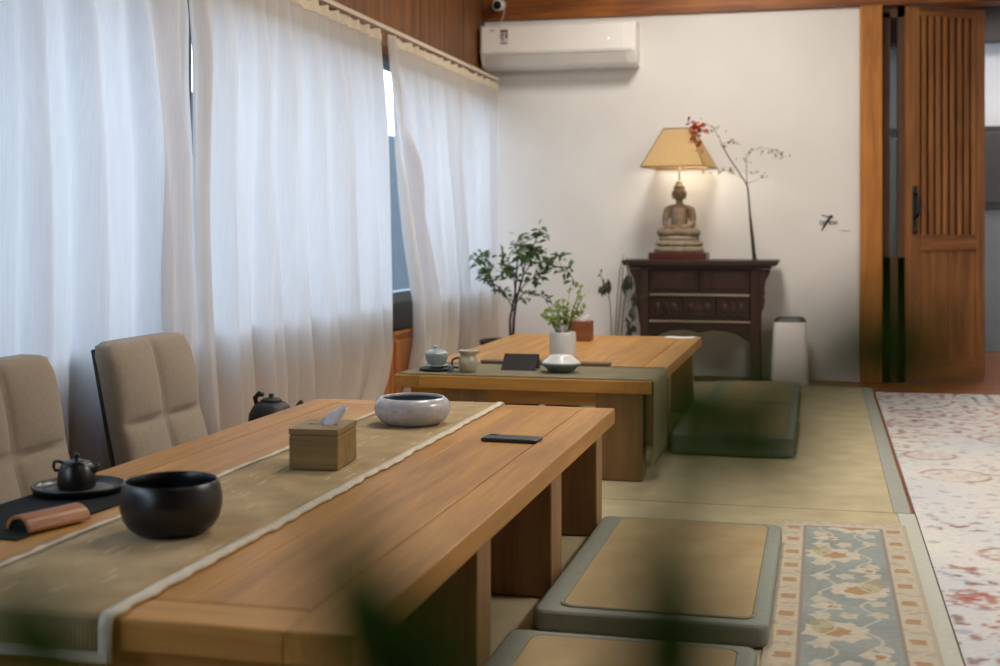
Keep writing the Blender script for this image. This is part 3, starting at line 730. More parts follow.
# ------------------------------------------------------------------ curtains and rail
CX = -2.05
rail = thing('curtain_rail', 'slim pale curtain rail running along the left wall', 'curtain rail', (CX, 3.5, 1.885))
MB().box(-.012, .012, -4.4, 4.70, 0, .022).build('rail_profile', mat('rail_metal', '#b9ab98', .4, .05), rail, bevel=.003)
for yy in (-3.6, -2.2, -.8, .6, 2.0, 3.4, 4.4):
    MB().box(-.134, 0, yy - .01, yy + .01, .022, .034).build('bracket', mat('bracket_metal', '#6d5a45', .4, .05), rail, bevel=.002)
def curtain(label, left, right, pleats, seed, hem=.055, sweep=None, amp=.022, flaps=()):
    yl, yr = left(1.88), right(1.88)
    t = thing('curtain', label, 'curtain', (CX, (yl + yr) / 2, 0), 0, 'linen curtains on the left wall'); yc = (yl + yr) / 2
    rd = random.Random(seed); ph_ = [rd.uniform(0, 6.28) for _ in range(6)]
    NU, NV = pleats * 16, 46
    def P(u, v, off=0, ztop=1.872, zb=None):
        z = (hem if zb is None else zb) + (ztop - (hem if zb is None else zb)) * v
        a, b_ = left(z), right(z)
        # uneven pleats
        uu = u + .012 * math.sin(2 * PI * 3 * u + ph_[0]) + .006 * math.sin(2 * PI * 7 * u + ph_[1])
        g = 1 - ss(1.45, 1.8, z)
        x = amp * (.55 + .45 * g) * math.sin(2 * PI * pleats * uu + .8 * math.sin(3 * u + 2 * z) * g)
        x += g * .022 * math.sin(2 * PI * pleats * .47 * u + ph_[2] + .7 * z) + g * .012 * nz(u * pleats * 1.7, z * .8, seed)
        x += .006 * nz(u * 60, z * 1.5, seed + 3)
        if sweep: x += sweep(u, z)
        return (x + off, a + (b_ - a) * u - yc, z - (.012 * (1 - abs(math.sin(PI * pleats * u))) if ztop > 1.86 and v > .97 else 0))
    MB().grid(lambda u, v: P(u, v), NU, NV).build('drape', CURT, t)
    MB().grid(lambda u, v: P(u, v, .004, 1.876, 1.825), NU, 4).build('heading_tape', CURT2, t)
    for side, wf in flaps:
        def Q(p, v, side=side, wf=wf):
            z = hem + (1.86 - hem) * v; span = right(z) - left(z); q = wf(z) / span * p
            u = q if side < 0 else 1 - q
            a = P(u, v, .012 + .022 * math.sin(PI * min(1, p * 1.05)) ** .7, 1.86)
            return (a[0] + .006 * math.sin(14 * p + 2 * z), a[1] + (.012 * side if p < .01 else 0), a[2])
        MB().grid(Q, 14, NV).build('folded_edge', CURT, t)
    hkm = mat('hook_plastic', '#8d7b62', .5, .1)
    for k in range(pleats):
        u = (k + .5) / pleats; p = P(u, 1)
        MB().tube([(p[0] * .3, p[1], 1.865), (0, p[1], 1.884)], .003, 6).build('hook', hkm, t)
def lerpz(tab):
    tab = sorted(tab)
    def f(z):
        if z <= tab[0][0]: return tab[0][1]
        for (a, p), (b_, q) in zip(tab, tab[1:]):
            if z <= b_: return p + (q - p) * ss(0, 1, (z - a) / (b_ - a)) if False else p + (q - p) * (z - a) / (b_ - a)
        return tab[-1][1]
    return f
curtain('white linen curtain nearest the camera, behind the beige chairs', lambda z: 1.75, lerpz([(.05, 3.90), (.35, 3.955), (.6, 3.95), (1.15, 3.915), (1.4, 3.875), (1.9, 3.84)]), 15, 1, hem=.06, sweep=lambda u, z: .03 * ss(.88, .98, u) * ss(1.88, 1.6, z), flaps=((1, lambda z: .20 + .05 * ss(1.6, .6, z)),))
curtain('white linen curtain in the middle, falling behind the near table', lerpz([(.05, 4.05), (.5, 3.985), (1.02, 3.945), (1.9, 3.96)]), lerpz([(.06, 5.88), (.126, 5.935), (.21, 6.04), (.33, 6.10), (.43, 6.085), (1.07, 6.01), (1.74, 5.935), (1.9, 5.91)]), 15, 2, hem=.06, flaps=((-1, lambda z: .10),))
def swp(u, z):
    c = .05 + .12 * ss(1.75, .25, z)
    return .02 * math.exp(-((u - c) / .05) ** 2) * (1 - ss(1.5, 1.8, z)) - .008 * math.exp(-((u - c - .09) / .04) ** 2) * (1 - ss(1.5, 1.8, z))
curtain('white linen curtain by the far corner, pulled aside at its left edge', lerpz([(.05, 6.25), (.206, 6.374), (.349, 6.47), (.537, 6.47), (.819, 6.34), (1.3, 6.14), (1.7, 6.0), (1.838, 5.965)]), lambda z: 8.17, 15, 3, hem=.05, sweep=swp, flaps=((-1, lambda z: .07 + .20 * ss(1.8, .8, z)),))

# ------------------------------------------------------------------ air conditioner, camera, sign
ac = thing('air_conditioner', 'white wall-mounted air conditioner above the white wall near the curtain corner', 'air conditioner', (-1.652, BY - .001, 1.972))
hw = .508
prof = [(0, .0), (0, .285), (-.03, .29), (-.205, .275), (-.222, .262), (-.224, .10), (-.215, .075), (-.175, .012), (-.15, .0)]
MB().prism(prof, 'x', -hw, hw).build('casing', PLASTIC, ac, bevel=.01, seg=3)
MB().box(-hw + .012, hw - .075, -.2275, -.222, .10, .262).build('front_panel', PLASTIC, ac, bevel=.003)
MB().prism([(-.2185, .072), (-.221, .076), (-.184, .013), (-.180, .011)], 'x', -hw + .04, hw - .06).build('louver', PLASTIC_G, ac)
MB().prism([(-.2265, .094), (-.2265, .086), (-.215, .086), (-.215, .094)], 'x', -hw + .02, hw - .02).build('seam', PLASTIC_G, ac)
stk = MB().box(-.372, -.318, -.2292, -.2272, .150, .245).build('energy_label', mat('label_paper', '#cfcac4', .6, .04), ac)
lb = MB().box(-.370, -.320, -.2298, -.2290, .226, .243)
for i, (a, b_, z0_, z1_) in enumerate(((-.368, -.345, .205, .218), (-.336, -.322, .188, .220), (-.368, -.350, .186, .198), (-.360, -.345, .172, .180), (-.368, -.324, .152, .160))): lb.box(a, b_, -.2298, -.2290, z0_, z1_)
lb.build('label_print', mat('label_ink', '#4a4644', .7, .05), stk)
MB().box(-.44, -.41, -.2292, -.2272, .235, .245).build('maker_mark', mat('mark_ink', '#a9a6a4', .7, .05), ac)
MB().lathe([(.004, -.001), (.004, .001)], 0, 0, 12).build('indicator_light', LED, ac).matrix_local = Matrix.Translation((.338, -.2285, .165)) @ Matrix.Rotation(PI / 2, 4, 'X')
sc_ = thing('security_camera', 'small white security camera with black lens on the beam above the air conditioner', 'camera', (-2.06, BY - .032, 2.40))
def cam_part(prof, m, nm):
    o = MB().lathe(prof, 0, 0, 28).build(nm, m, sc_); o.rotation_euler = (PI / 2 + .2, 0, 0); o.location = (0, -.07, 0); return o
cam_part([(.026, -.06), (.034, -.055), (.036, .0), (.036, .05), (.033, .055)], PLASTIC, 'housing')
cam_part([(.028, .054), (.028, .058), (.02, .059)], BLACK, 'lens')
MB().tube([(0, 0, .03), (0, -.03, .03), (0, -.06, .02)], .012, 10).build('bracket', PLASTIC, sc_)
MB().tube([(.03, -.05, -.02), (.025, -.04, -.05), (.01, -.02, -.08), (-.01, -.008, -.105), (-.02, -.004, -.12)], .003, 6).build('cable', PLASTIC, sc_)

sg_ = thing('wall_lettering', 'small black brushed numeral with tiny lettering on the white wall', 'sign', (.045, BY - .0005, .965))
def strokes(lst, m, nm):
    mb = MB()
    for pts, w in lst: mb.tube([(x, -.0012, z) for x, z in pts], w, 6, 1)
    return mb.build(nm, m, sg_)
strokes([([(-.042, .043), (-.02, .036), (.0, .034), (.012, .037)], [.003, .004, .004, .006]), ([(.013, .043), (.003, .03), (-.012, .008), (-.028, -.018), (-.042, -.044)], [.005, .0065, .007, .006, .003]), ([(.012, .038), (.02, .026)], [.004, .002])], INK, 'numeral')
def ring(cx, r): return [(cx + r * math.cos(2 * PI * k / 12), r * 1.2 * math.sin(2 * PI * k / 12)) for k in range(13)]
strokes([(ring(-.044, .009), .0022), (ring(-.023, .008), .0022), ([(.0, .01), (.0, -.01)], .0025), (ring(.012, .008), .0022), ([(.026, -.01), (.026, .01), (.040, -.01), (.040, .01)], .003)], INK, 'lettering')
strokes([([(.055, -.040), (.07, -.045), (.09, -.046), (.115, -.042)], [.001, .002, .002, .001])], FAINTINK, 'underline')

sg_.scale = (1.12, 1, 1.12)
# ------------------------------------------------------------------ carved cabinet
KX, KY = -.73, 8.17
cb = thing('altar_cabinet', 'dark carved altar cabinet against the white wall under the lamp', 'cabinet', (KX, KY, -.0195))
d0, d1 = -.17, .17
tpz = .755
MB().prism([(-.475, tpz), (-.475, tpz - .012), (-.46, tpz - .034), (.46, tpz - .034), (.475, tpz - .012), (.475, tpz)], 'y', d0 - .02, d1 + .02).build('top', W_CAB, cb, bevel=.004)
MB().box(-.43, .43, d0 - .005, d1, tpz - .052, tpz - .034).build('moulding', W_CAB, cb, bevel=.004)
for sx in (-.335, .335):
    for sy in (d0 + .025, d1 - .025):
        MB().box(sx - .026, sx + .026, sy - .025, sy + .025, 0, tpz - .052).build('leg', W_CABZ, cb, bevel=.004)
MB().box(-.31, .31, d0 + .03, d1 - .005, .385, tpz - .052).build('carcass', W_CAB, cb)
for a, b_ in ((-.305, -.004), (.004, .305)):
    dd = MB().box(a, b_, d0 + .012, d0 + .03, .555, .697).build('door', W_CAB, cb, bevel=.003)
    MB().box(a + .03, b_ - .03, d0 + .008, d0 + .014, .58, .675).build('inset_panel', W_CABZ, dd, bevel=.003)
MB().box(-.305, .305, d0 + .002, d0 + .03, .535, .549).build('rail', wood('pale_rail', '#6b5a4e', '#9a897a', 'x', .35), cb, bevel=.002)  # rails paler than the rest of the cabinet
MB().box(-.305, .305, d0 + .002, d0 + .03, .372, .385).build('rail', wood('pale_rail', '#6b5a4e', '#9a897a', 'x', .35), cb, bevel=.002)
for k in range(3):
    a = -.303 + k * .2035
    dr = MB().box(a, a + .199, d0 + .012, d0 + .03, .39, .53).build('drawer', W_CAB, cb, bevel=.003)
    cv = MB()
    for j in range(3):
        q = a + .05 + .05 * j
        cv.sphere((q, d0 + .012, .46), (.022, .006, .03), 12, 8)
        cv.tube([(q - .025, d0 + .01, .43), (q, d0 + .008, .415), (q + .025, d0 + .01, .43)], .004, 6)
    cv.build('carving', W_CABZ, dr)
    MB().sphere((a + .1, d0 + .004, .49), .008, 10, 8).build('knob', BRASS, dr)
arch_ = [(-.31, .372), (-.31, .255), (-.27, .275), (-.23, .30), (-.17, .318), (-.09, .326), (-.03, .318), (0, .31), (.03, .318), (.09, .326), (.17, .318), (.23, .30), (.27, .275), (.31, .255), (.31, .372)]
MB().prism(arch_, 'y', d0 + .008, d0 + .028).build('apron', W_CAB, cb, bevel=.003)
for s in (-1, 1):
    wp = [(.361, .70), (.43, .70), (.418, .665), (.400, .63), (.392, .58), (.396, .545), (.388, .535), (.396, .52), (.392, .48), (.376, .44), (.372, .395), (.366, .36), (.361, .35)]
    MB().prism([(s * p, q) for p, q in wp], 'y', d0 + .01, d0 + .032).build('side_bracket', W_CABZ, cb, bevel=.003)
    MB().box(s * .335 - .02, s * .335 + .02, d0 + .05, d1 - .05, .33, tpz - .052).build('side_panel', W_CABZ, cb, bevel=.002)
CT = tpz - .0195 + .0005

# Buddha lamp
lp = thing('buddha_lamp', 'stone seated figure lamp with square tan shade on the carved cabinet', 'lamp', (-.868, 8.17, CT))
MB().box(-.178, .178, -.12, .12, 0, .044).build('plinth', W_PLINTH, lp, bevel=.004)
pet = lambda a, z: 1 + .035 * abs(math.sin(9 * a))
MB().lathe([(.138, .044), (.149, .047), (.152, .062), (.144, .078), (.128, .083)], 0, 0, 108, 1, .72, pet).lathe([(.128, .083), (.143, .088), (.145, .1), (.137, .112), (.12, .118)], 0, 0, 108, 1, .72, lambda a, z: 1 + .03 * abs(math.cos(9 * a))).lathe([(.118, .118), (.124, .124), (.124, .14), (.115, .147)], 0, 0, 60, 1, .72).build('lotus_base', STONE_B, lp)
bd_ = MB()
Z0 = .145
bd_.sphere((0, 0, Z0 + .028), (.105, .07, .034))                                   # hips and folded legs
for s in (-1, 1):
    bd_.tube([(s * .03, .01, Z0 + .028), (s * .085, -.015, Z0 + .026), (s * .112, -.03, Z0 + .024), (s * .075, -.058, Z0 + .022), (s * -.01, -.066, Z0 + .024)], [.036, .034, .027, .024, .018], 14)
    bd_.tube([(s * .012, -.066, Z0 + .034), (s * -.035, -.066, Z0 + .036)], [.014, .009], 10)
    bd_.tube([(s * .055, .01, Z0 + .175), (s * .072, .008, Z0 + .165), (s * .083, 0, Z0 + .12), (s * .084, -.012, Z0 + .08), (s * .06, -.045, Z0 + .058), (s * .022, -.064, Z0 + .052)], [.022, .026, .024, .022, .018, .013], 14)
bd_.tube([(0, .015, Z0 + .02), (0, .012, Z0 + .07), (0, .008, Z0 + .12), (0, .01, Z0 + .16), (0, .012, Z0 + .188), (0, .008, Z0 + .21), (0, .006, Z0 + .235)], [.078, .072, .074, .066, .042, .029, .029], 22, .72)
bd_.tube([(-.06, .01, Z0 + .172), (0, .012, Z0 + .178), (.06, .01, Z0 + .172)], [.022, .03, .022], 14)
bd_.sphere((0, .0, Z0 + .268), (.039, .039, .050), 24, 16)
bd_.sphere((0, -.012, Z0 + .248), (.022, .022, .024), 18, 12)
bd_.sphere((0, .004, Z0 + .305), (.036, .036, .024), 20, 12)
bd_.sphere((0, .004, Z0 + .325), (.022, .022, .026), 18, 12)
bd_.tube([(0, .004, Z0 + .335), (0, .004, Z0 + .356)], [.012, .004], 10)
bd_.tube([(0, -.038, Z0 + .275), (0, -.041, Z0 + .262), (0, -.040, Z0 + .256)], [.0035, .006, .005], 8)
for s in (-1, 1):
    bd_.tube([(s * .040, .002, Z0 + .285), (s * .041, .0, Z0 + .262), (s * .037, .0, Z0 + .232)], [.006, .007, .005], 8)
    bd_.tube([(s * .006, -.036, Z0 + .283), (s * .016, -.036, Z0 + .286), (s * .027, -.028, Z0 + .281)], .0035, 6)
    bd_.tube([(s * .007, -.036, Z0 + .273), (s * .016, -.035, Z0 + .2715), (s * .025, -.028, Z0 + .273)], .0032, 6)
bd_.tube([(-.011, -.034, Z0 + .247), (0, -.0365, Z0 + .2455), (.011, -.034, Z0 + .247)], .0035, 6)
bo = bd_.build('seated_figure', STONE, lp)
rm = bo.modifiers.new('one_surface', 'REMESH'); rm.mode = 'VOXEL'; rm.voxel_size = .0032; rm.use_smooth_shade = True
smo = bo.modifiers.new('soft', 'SMOOTH'); smo.factor = .5; smo.iterations = 3
HT = Z0 + .35
MB().tube([(0, .004, HT - .01), (0, .004, HT + .105)], .0045, 10).sphere((0, .004, HT + .10), (.014, .014, .010)).build('rod', BRASS, lp)
SB, ST_ = .575, .815; hb, ht = .197, .080
srot = Matrix.Rotation(-.12, 3, 'Z')
def sq(h, z, dy=.004): return [tuple(srot @ Vector((x * h, y_ * h, 0)) + Vector((0, dy, z))) for x, y_ in ((-1, -1), (1, -1), (1, 1), (-1, 1))]
s4 = MB().add(sq(hb, SB) + sq(ht, ST_), [(0, 1, 5, 4), (1, 2, 6, 5), (2, 3, 7, 6), (3, 0, 4, 7)])
shd = s4.build('lamp_shade', SHADE, lp, solid=.002)
tm = MB()
A, B_ = sq(hb + .001, SB), sq(ht + .001, ST_)
for i in range(4):
    tm.tube([A[i], A[(i + 1) % 4]], .0035, 6).tube([B_[i], B_[(i + 1) % 4]], .0035, 6).tube([A[i], B_[i]], .0028, 6)
tm.build('trim', SHADE_T, shd)
sp_ = MB()
for i in range(4): sp_.tube([B_[i], (0, .004, ST_ - .02)], .002, 6)
sp_.tube([(0, .004, HT + .1), (0, .004, ST_ - .015)], .003, 8).build('frame', BRASS, shd)
MB().sphere((0.03, .004, SB + .06), .026, 18, 12).build('bulb', BULB, lp)

# bare branch with red leaves
bn = thing('dry_branch', 'thin dark branch with red leaves standing on the carved cabinet', 'branch', (-.398, 8.06, CT))
tw = MB()
tw.tube([(0, 0, .0), (-.006, 0, .05), (-.018, 0, .17), (-.03, 0, .30), (-.04, 0, .43), (-.05, .01, .47)], [.013, .0115, .010, .006, .005, .004], 8)
tw.tube([(-.048, .008, .46), (-.09, .0, .53), (-.15, -.01, .62), (-.20, -.02, .71), (-.215, -.02, .76)], [.004, .004, .0036, .003, .0018], 7)
tw.tube([(-.046, .008, .45), (-.05, .0, .55), (-.048, 0, .64)], [.003, .0024, .0015], 6)
tw.tube([(-.048, 0, .63), (-.02, 0, .665), (.05, 0, .69), (.12, .0, .66), (.19, 0, .625)], [.0016, .0014, .0012, .001, .0008], 5)
tw.tube([(-.215, -.02, .75), (-.25, -.02, .81), (-.30, -.03, .84), (-.36, -.03, .82)], [.002, .0016, .0013, .001], 5)
tw.tube([(-.20, -.02, .71), (-.13, -.02, .73), (-.08, -.02, .70)], [.0014, .001, .0008], 5)
tw.tube([(-.07, 0, .50), (-.16, 0, .545), (-.25, 0, .55)], [.0014, .001, .0008], 5)
tw.tube([(-.045, 0, .47), (.02, 0, .49), (.07, 0, .54)], [.0014, .001, .0008], 5)
tw.build('stem', TWIG, bn)
MB().lathe([(.018, 0), (.016, .010), (.010, .016)], 0, 0, 16).build('holder', BLACK, bn)
rnd = random.Random(11); rl_ = MB(); pl_ = MB()
def scatter(mb, c, spread, n, sz):
    for _ in range(n):
        p = Vector(c) + Vector((rnd.gauss(0, spread[0]), rnd.gauss(0, spread[1]), rnd.gauss(0, spread[2])))
        d = Vector((rnd.uniform(-1, 1), rnd.uniform(-1, .2), rnd.uniform(-1, .6))).normalized() * rnd.uniform(sz * .6, sz * 1.3)
        mb.leaf(p, p + d, d.length * .55, up=(rnd.uniform(-1, 1), -1, rnd.uniform(-1, 1)), seg=4)
scatter(rl_, (-.335, -.04, .80), (.025, .015, .028), 34, .032); scatter(rl_, (-.37, -.04, .83), (.022, .015, .02), 12, .03); scatter(rl_, (-.325, -.08, .70), (.01, .01, .02), 5, .03)
for c, n in (((-.30, -.02, .81), 10), ((-.22, -.02, .80), 7), ((-.13, -.02, .72), 9), ((-.17, 0, .55), 12), ((-.24, 0, .55), 8), ((.04, 0, .52), 7), ((-.02, 0, .66), 6), ((.1, 0, .665), 14), ((.16, 0, .64), 9), ((-.06, 0, .62), 4)):
    scatter(pl_, c, (.03, .015, .012), n, .022)
rl_.build('red_leaves', REDLEAF, bn); pl_.build('pale_leaves', PALELEAF, bn)

# air purifier / bin
ap_ = thing('air_purifier', 'tall white air purifier with dark top beside the carved cabinet', 'air purifier', (-.19, 8.20, -.0195))
def rsq(h, r=.03): return [(sx * (h - r) + r * math.cos(a), sy * (h - r) + r * math.sin(a)) for sx, sy, a0 in ((1, 1, 0), (-1, 1, PI / 2), (-1, -1, PI), (1, -1, 1.5 * PI)) for a in [a0 + PI / 10 * i for i in range(6)]]
lo_, hi_ = rsq(.112), rsq(.100); n = len(lo_)
MB().add([(x, y, 0) for x, y in lo_] + [(x, y, .375) for x, y in hi_], [tuple(reversed(range(n))), tuple(range(n, 2 * n))] + [(i, (i + 1) % n, (i + 1) % n + n, i + n) for i in range(n)]).build('body', PLASTIC, ap_, bevel=.004)
lo_, hi_ = rsq(.100), rsq(.078)
MB().add([(x, y, .376) for x, y in lo_] + [(x, y, .402) for x, y in hi_], [tuple(reversed(range(n))), tuple(range(n, 2 * n))] + [(i, (i + 1) % n, (i + 1) % n + n, i + n) for i in range(n)]).build('top_grille', DARKPL, ap_, bevel=.004)

# ------------------------------------------------------------------ plants on the floor
tr_ = thing('potted_tree', 'small leafy green tree in a dark pot in the far corner', 'potted plant', (-1.76, 7.25, .001))
MB().lathe([(.10, 0), (.11, .01), (.135, .15), (.15, .27), (.155, .285), (.148, .29), (.14, .28), (.135, .25)], 0, 0, 40).build('pot', POT, tr_)
MB().lathe([(.137, .255), (.13, .262), (.01, .268)], 0, 0, 32).build('soil', SOIL, tr_)
rnd = random.Random(5); tk = MB(); lv = MB()
def branch(p0, p1, r0, r1, leaves, lsz, depth=0, sag=.03):
    p0, p1 = Vector(p0), Vector(p1); mid = (p0 + p1) / 2 + Vector((rnd.uniform(-.02, .02), rnd.uniform(-.02, .02), sag))
    tk.tube([p0, p0.lerp(mid, .5) + Vector((0, 0, sag * .3)), mid, mid.lerp(p1, .5) + Vector((0, 0, sag * .2)), p1], [r0, r0 * .8 + r1 * .2, (r0 + r1) / 2, r0 * .3 + r1 * .7, r1], 7)
    for _ in range(leaves):
        f_ = rnd.uniform(.35, 1.05); c_ = p0.lerp(mid, f_ * 2) if f_ < .5 else mid.lerp(p1, f_ * 2 - 1)
        d = Vector((rnd.uniform(-1, 1), rnd.uniform(-1, 1), rnd.uniform(-.8, .45))).normalized() * rnd.uniform(lsz * .7, lsz * 1.25)
        c_ = c_ + d * .3 + Vector((rnd.gauss(0, .012), rnd.gauss(0, .012), rnd.gauss(0, .012)))
        lv.leaf(c_, c_ + d, d.length * .48, up=(rnd.uniform(-.6, .6), rnd.uniform(-1, .2), .8), seg=4, droop=.08)
base_ = Vector((.04, 0, .26))
tk.tube([base_, (.045, 0, .40), (.06, 0, .52), (.10, 0, .66)], [.009, .008, .007, .005], 9)
tk.tube([(.025, .01, .26), (.02, .01, .40), (.05, .01, .55), (.06, .02, .72)], [.008, .007, .006, .005], 9)
for (a, b_, n_) in [((.05, 0, .45), (-.10, -.03, .63), 16), ((-.06, -.02, .58), (-.16, .02, .74), 26), ((-.06, -.02, .58), (-.13, -.03, .68), 16), ((.06, 0, .52), (-.02, .05, .78), 26), ((.10, 0, .66), (.16, .0, .84), 30),
                    ((.06, .02, .7), (.09, .0, .88), 30), ((.12, 0, .72), (.20, .02, .80), 24), ((.10, 0, .66), (.27, .02, .74), 24), ((.07, 0, .56), (.22, -.03, .68), 24), ((.20, -.02, .66), (.38, .0, .70), 16),
                    ((.06, 0, .50), (.17, .03, .55), 14), ((.16, .03, .55), (.30, .02, .46), 12), ((.08, .01, .62), (.0, -.06, .70), 20), ((.10, 0, .68), (.12, -.05, .78), 22), ((.15, 0, .8), (.20, 0, .93), 20), ((-.1, .0, .68), (-.16, 0, .78), 16),
                    ((.22, 0, .68), (.33, 0, .78), 14), ((.34, 0, .7), (.40, 0, .62), 6)]:
    branch(a, b_, .0038, .0018, int(n_ * 1.5), .045)
tk.build('trunk', BARK, tr_); lv.build('foliage', LEAF, tr_)

dp = thing('dried_plant', 'drooping dried stems with dark leaves in a floor vase left of the cabinet', 'dried plant', (-1.14, 7.42, .001))
MB().lathe([(.05, 0), (.06, .01), (.075, .08), (.06, .17), (.035, .22), (.04, .25), (.037, .25), (.03, .22)], 0, 0, 32).build('vase', POT, dp)
sm_ = MB(); dv = MB(); rnd = random.Random(21)
stems = [[(-.01, 0, .15), (-.035, 0, .32), (-.045, 0, .50), (-.06, 0, .575), (-.085, 0, .62), (-.10, 0, .66)],
         [(.0, 0, .15), (-.015, .01, .32), (-.005, .01, .52), (.01, .01, .68), (.035, .01, .78)],
         [(.01, 0, .15), (.0, .0, .32), (.015, 0, .52), (.03, 0, .70), (.05, 0, .74), (.06, 0, .66)],
         [(.01, .01, .15), (.02, .01, .32), (.035, .0, .48), (.06, 0, .62), (.065, 0, .72)]]
for q in stems: sm_.tube(q, [.004] + [.0032] * (len(q) - 2) + [.002], 6)
sm_.build('stems', STEM, dp)
def cluster(c, n, L, down=True):
    for _ in range(n):
        d = Vector((rnd.uniform(-.5, .5), rnd.uniform(-.5, .5), -1 if down else rnd.uniform(-1, 1))).normalized() * rnd.uniform(L * .7, L * 1.2)
        p = Vector(c) + Vector((rnd.gauss(0, .008), rnd.gauss(0, .008), rnd.gauss(0, .01))); dv.leaf(p, p + d, d.length * .42, up=(rnd.uniform(-1, 1), -1, 0), seg=4)
cluster((-.05, 0, .585), 8, .05, False); cluster((-.09, 0, .60), 6, .06); cluster((-.075, 0, .62), 3, .04); cluster((.055, 0, .66), 10, .085); cluster((.06, 0, .73), 3, .03, False)
cluster((.10, -.02, .52), 8, .05, False); cluster((.09, -.02, .47), 6, .06); cluster((.075, -.02, .40), 6, .05, False); cluster((.085, -.02, .37), 6, .06); cluster((-.1, 0, .67), 2, .03, False)
dv.build('dry_leaves', DRYLEAF, dp)
MB().tube([(.02, -.01, .2), (.06, -.02, .33), (.09, -.02, .42), (.10, -.02, .53)], .003, 6).build('side_stem', STEM, dp)

# ------------------------------------------------------------------ leafy plant just in front of the camera
def pt(u, v, d):
    a = (u - 500) / F_PX
    return Vector((d * (-math.sin(TH) + a * math.cos(TH)), d * (math.cos(TH) + a * math.sin(TH)), CAM_H + d * (HORIZON - v) / F_PX))
fp_loc = Vector((-.045, .26, -.0005))
fp = thing('foreground_plant', 'blurred dark green leafy plant right in front of the camera', 'potted plant', fp_loc)
MB().lathe([(.085, 0), (.095, .01), (.115, .2), (.12, .21), (.112, .212), (.105, .19)], 0, 0, 40).build('planter', TERRA, fp)
MB().lathe([(.106, .185), (.1, .19), (.01, .195)], 0, 0, 32).build('soil', SOIL, fp)
fs_ = MB()
def fstem(pts, r=.0022): fs_.tube([p - fp_loc if i else Vector((p.x, p.y, p.z)) for i, p in enumerate(pts)], [r * 1.6] + [r] * (len(pts) - 1), 7)
def fleaf(a, b_, w, up=(0, -1, .3)):
    MB().leaf(a - fp_loc, b_ - fp_loc, w, up=up, droop=.04, seg=10, fold=.15).build('leaf', LEAF3, fp)
D = .15
S0 = Vector((.01, .0, .19)); S1 = Vector((-.02, .01, .19)); S2 = Vector((.03, .01, .19))
fstem([S0, pt(560, 1100, .24), pt(600, 820, .19), pt(650, 640, D), pt(690, 540, D), pt(750, 440, D), pt(830, 370, D), pt(900, 325, D)], .0004)
fstem([S1, pt(440, 1100, .24), pt(430, 860, .18), pt(405, 690, D), pt(380, 600, D), pt(345, 545, D)], .0007)
fstem([S2, pt(400, 1200, .25), pt(250, 900, .20), pt(110, 700, D), pt(40, 640, D)], .0005)
rnd = random.Random(17)
def sprig(n, ax, ay, bx, by, w, jit=14):
    """n leaves spread side by side between two pairs of end points"""
    for k in range(n):
        q = (k + .5) / n
        a = (ax[0] + (ax[1] - ax[0]) * q + rnd.uniform(-jit, jit), ay[0] + (ay[1] - ay[0]) * q + rnd.uniform(-jit, jit))
        b_ = (bx[0] + (bx[1] - bx[0]) * q + rnd.uniform(-jit, jit), by[0] + (by[1] - by[0]) * q + rnd.uniform(-jit, jit))
        fleaf(pt(*a, D * rnd.uniform(.94, 1.06)), pt(*b_, D * rnd.uniform(.94, 1.06)), w * rnd.uniform(.8, 1.2))
sprig(3, (400, 480), (720, 750), (300, 380), (480, 560), .0130)          # the broad blade across the near table corner
sprig(2, (380, 500), (730, 740), (400, 450), (590, 610), .0100)
sprig(4, (620, 720), (740, 720), (630, 720), (430, 520), .0052)          # upright leaves before the cushions
sprig(2, (600, 660), (750, 760), (640, 700), (560, 590), .0050)
sprig(6, (630, 710), (370, 490), (790, 835), (370, 480), .0052)          # level leaves by the far cushions
sprig(2, (700, 650), (540, 470), (655, 670), (360, 370), .0050)
sprig(6, (780, 870), (430, 375), (890, 990), (270, 360), .0062)          # leaves before the door foot
sprig(3, (860, 950), (390, 400), (830, 900), (270, 290), .0050)
sprig(2, (870, 860), (360, 385), (770, 765), (345, 375), .0042)
sprig(3, (130, 60), (700, 690), (20, -40), (560, 590), .0085)            # leaves at the lower left
fs_.build('stems', LEAF3, fp)

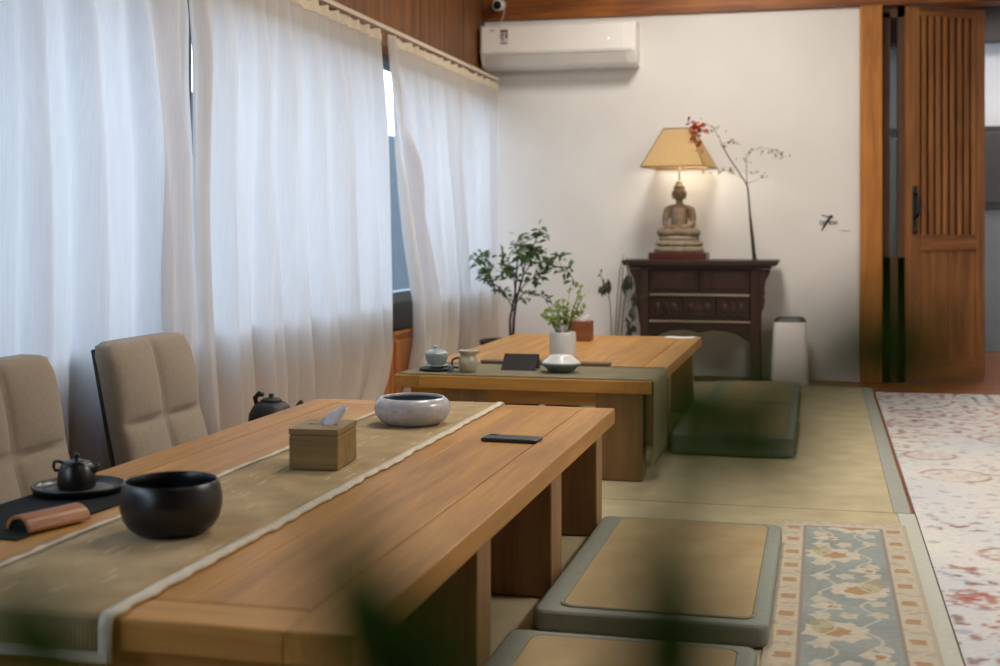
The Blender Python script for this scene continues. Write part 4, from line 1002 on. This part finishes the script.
# ------------------------------------------------------------------ light
wd = bpy.data.worlds.new('sky'); S.world = wd; wd.use_nodes = True
nt = wd.node_tree; bg = nt.nodes['Background']
bg.inputs['Color'].default_value = (.74, .83, 1.0, 1); bg.inputs['Strength'].default_value = 5.9
def area(name, loc, rot, sx, sy, power, col, spread=PI):
    l = bpy.data.lights.new(name, 'AREA'); l.shape = 'RECTANGLE'; l.size, l.size_y = sx, sy; l.energy = power; l.color = col; l.spread = spread
    o = bpy.data.objects.new(name, l); o.location = loc; o.rotation_euler = rot; C.objects.link(o); return o
po = area('window_portal', (LX - .16, 3.55, 1.15), (0, -PI / 2, 0), 1.5, 9.8, 1, (1, 1, 1)); po.data.cycles.is_portal = True
WARM = (1, .93, .84)
area('ceiling_area_light', (-.7, 4.4, 2.9), (0, 0, 0), .5, .9, 34, WARM)
area('ceiling_area_light', (-.6, 6.9, 2.9), (0, 0, 0), .5, .7, 50, WARM)
area('ceiling_area_light', (1.75, 3.9, 2.7), (0, .5, 0), .5, 1.0, 52, WARM)
area('ceiling_area_light', (.3, 1.4, 2.9), (0, 0, 0), .5, .5, 7, WARM)
area('ceiling_area_light', (1.4, 10.0, 2.65), (0, 0, 0), .5, .5, 26, (1, .95, .9))  # added light to brighten the room beyond, no fixture known there
pl0 = bpy.data.lights.new('lamp_bulb', 'POINT'); pl0.energy = 2.6; pl0.color = (1, .87, .68); pl0.shadow_soft_size = .03
po0 = bpy.data.objects.new('lamp_bulb', pl0); po0.location = (-.82, 8.174, CT + SB + .02); C.objects.link(po0)

# ------------------------------------------------------------------ camera
cam = bpy.data.cameras.new('camera'); co = bpy.data.objects.new('camera', cam); C.objects.link(co); S.camera = co
cam.sensor_width = 36; cam.lens = F_PX / 1000 * 36; cam.sensor_fit = 'HORIZONTAL'
cam.shift_y = (HORIZON - 333) / 1000
co.location = (0, 0, CAM_H); co.rotation_euler = (PI / 2, 0, TH)
cam.clip_start = .05
cam.dof.use_dof = True; cam.dof.focus_distance = 3.6; cam.dof.aperture_fstop = 3.5
vs = S.view_settings; S.display_settings.display_device = 'sRGB'
vs.view_transform = 'Standard'; vs.look = 'None'; vs.gamma = 1; vs.use_curve_mapping = False; vs.exposure = 0
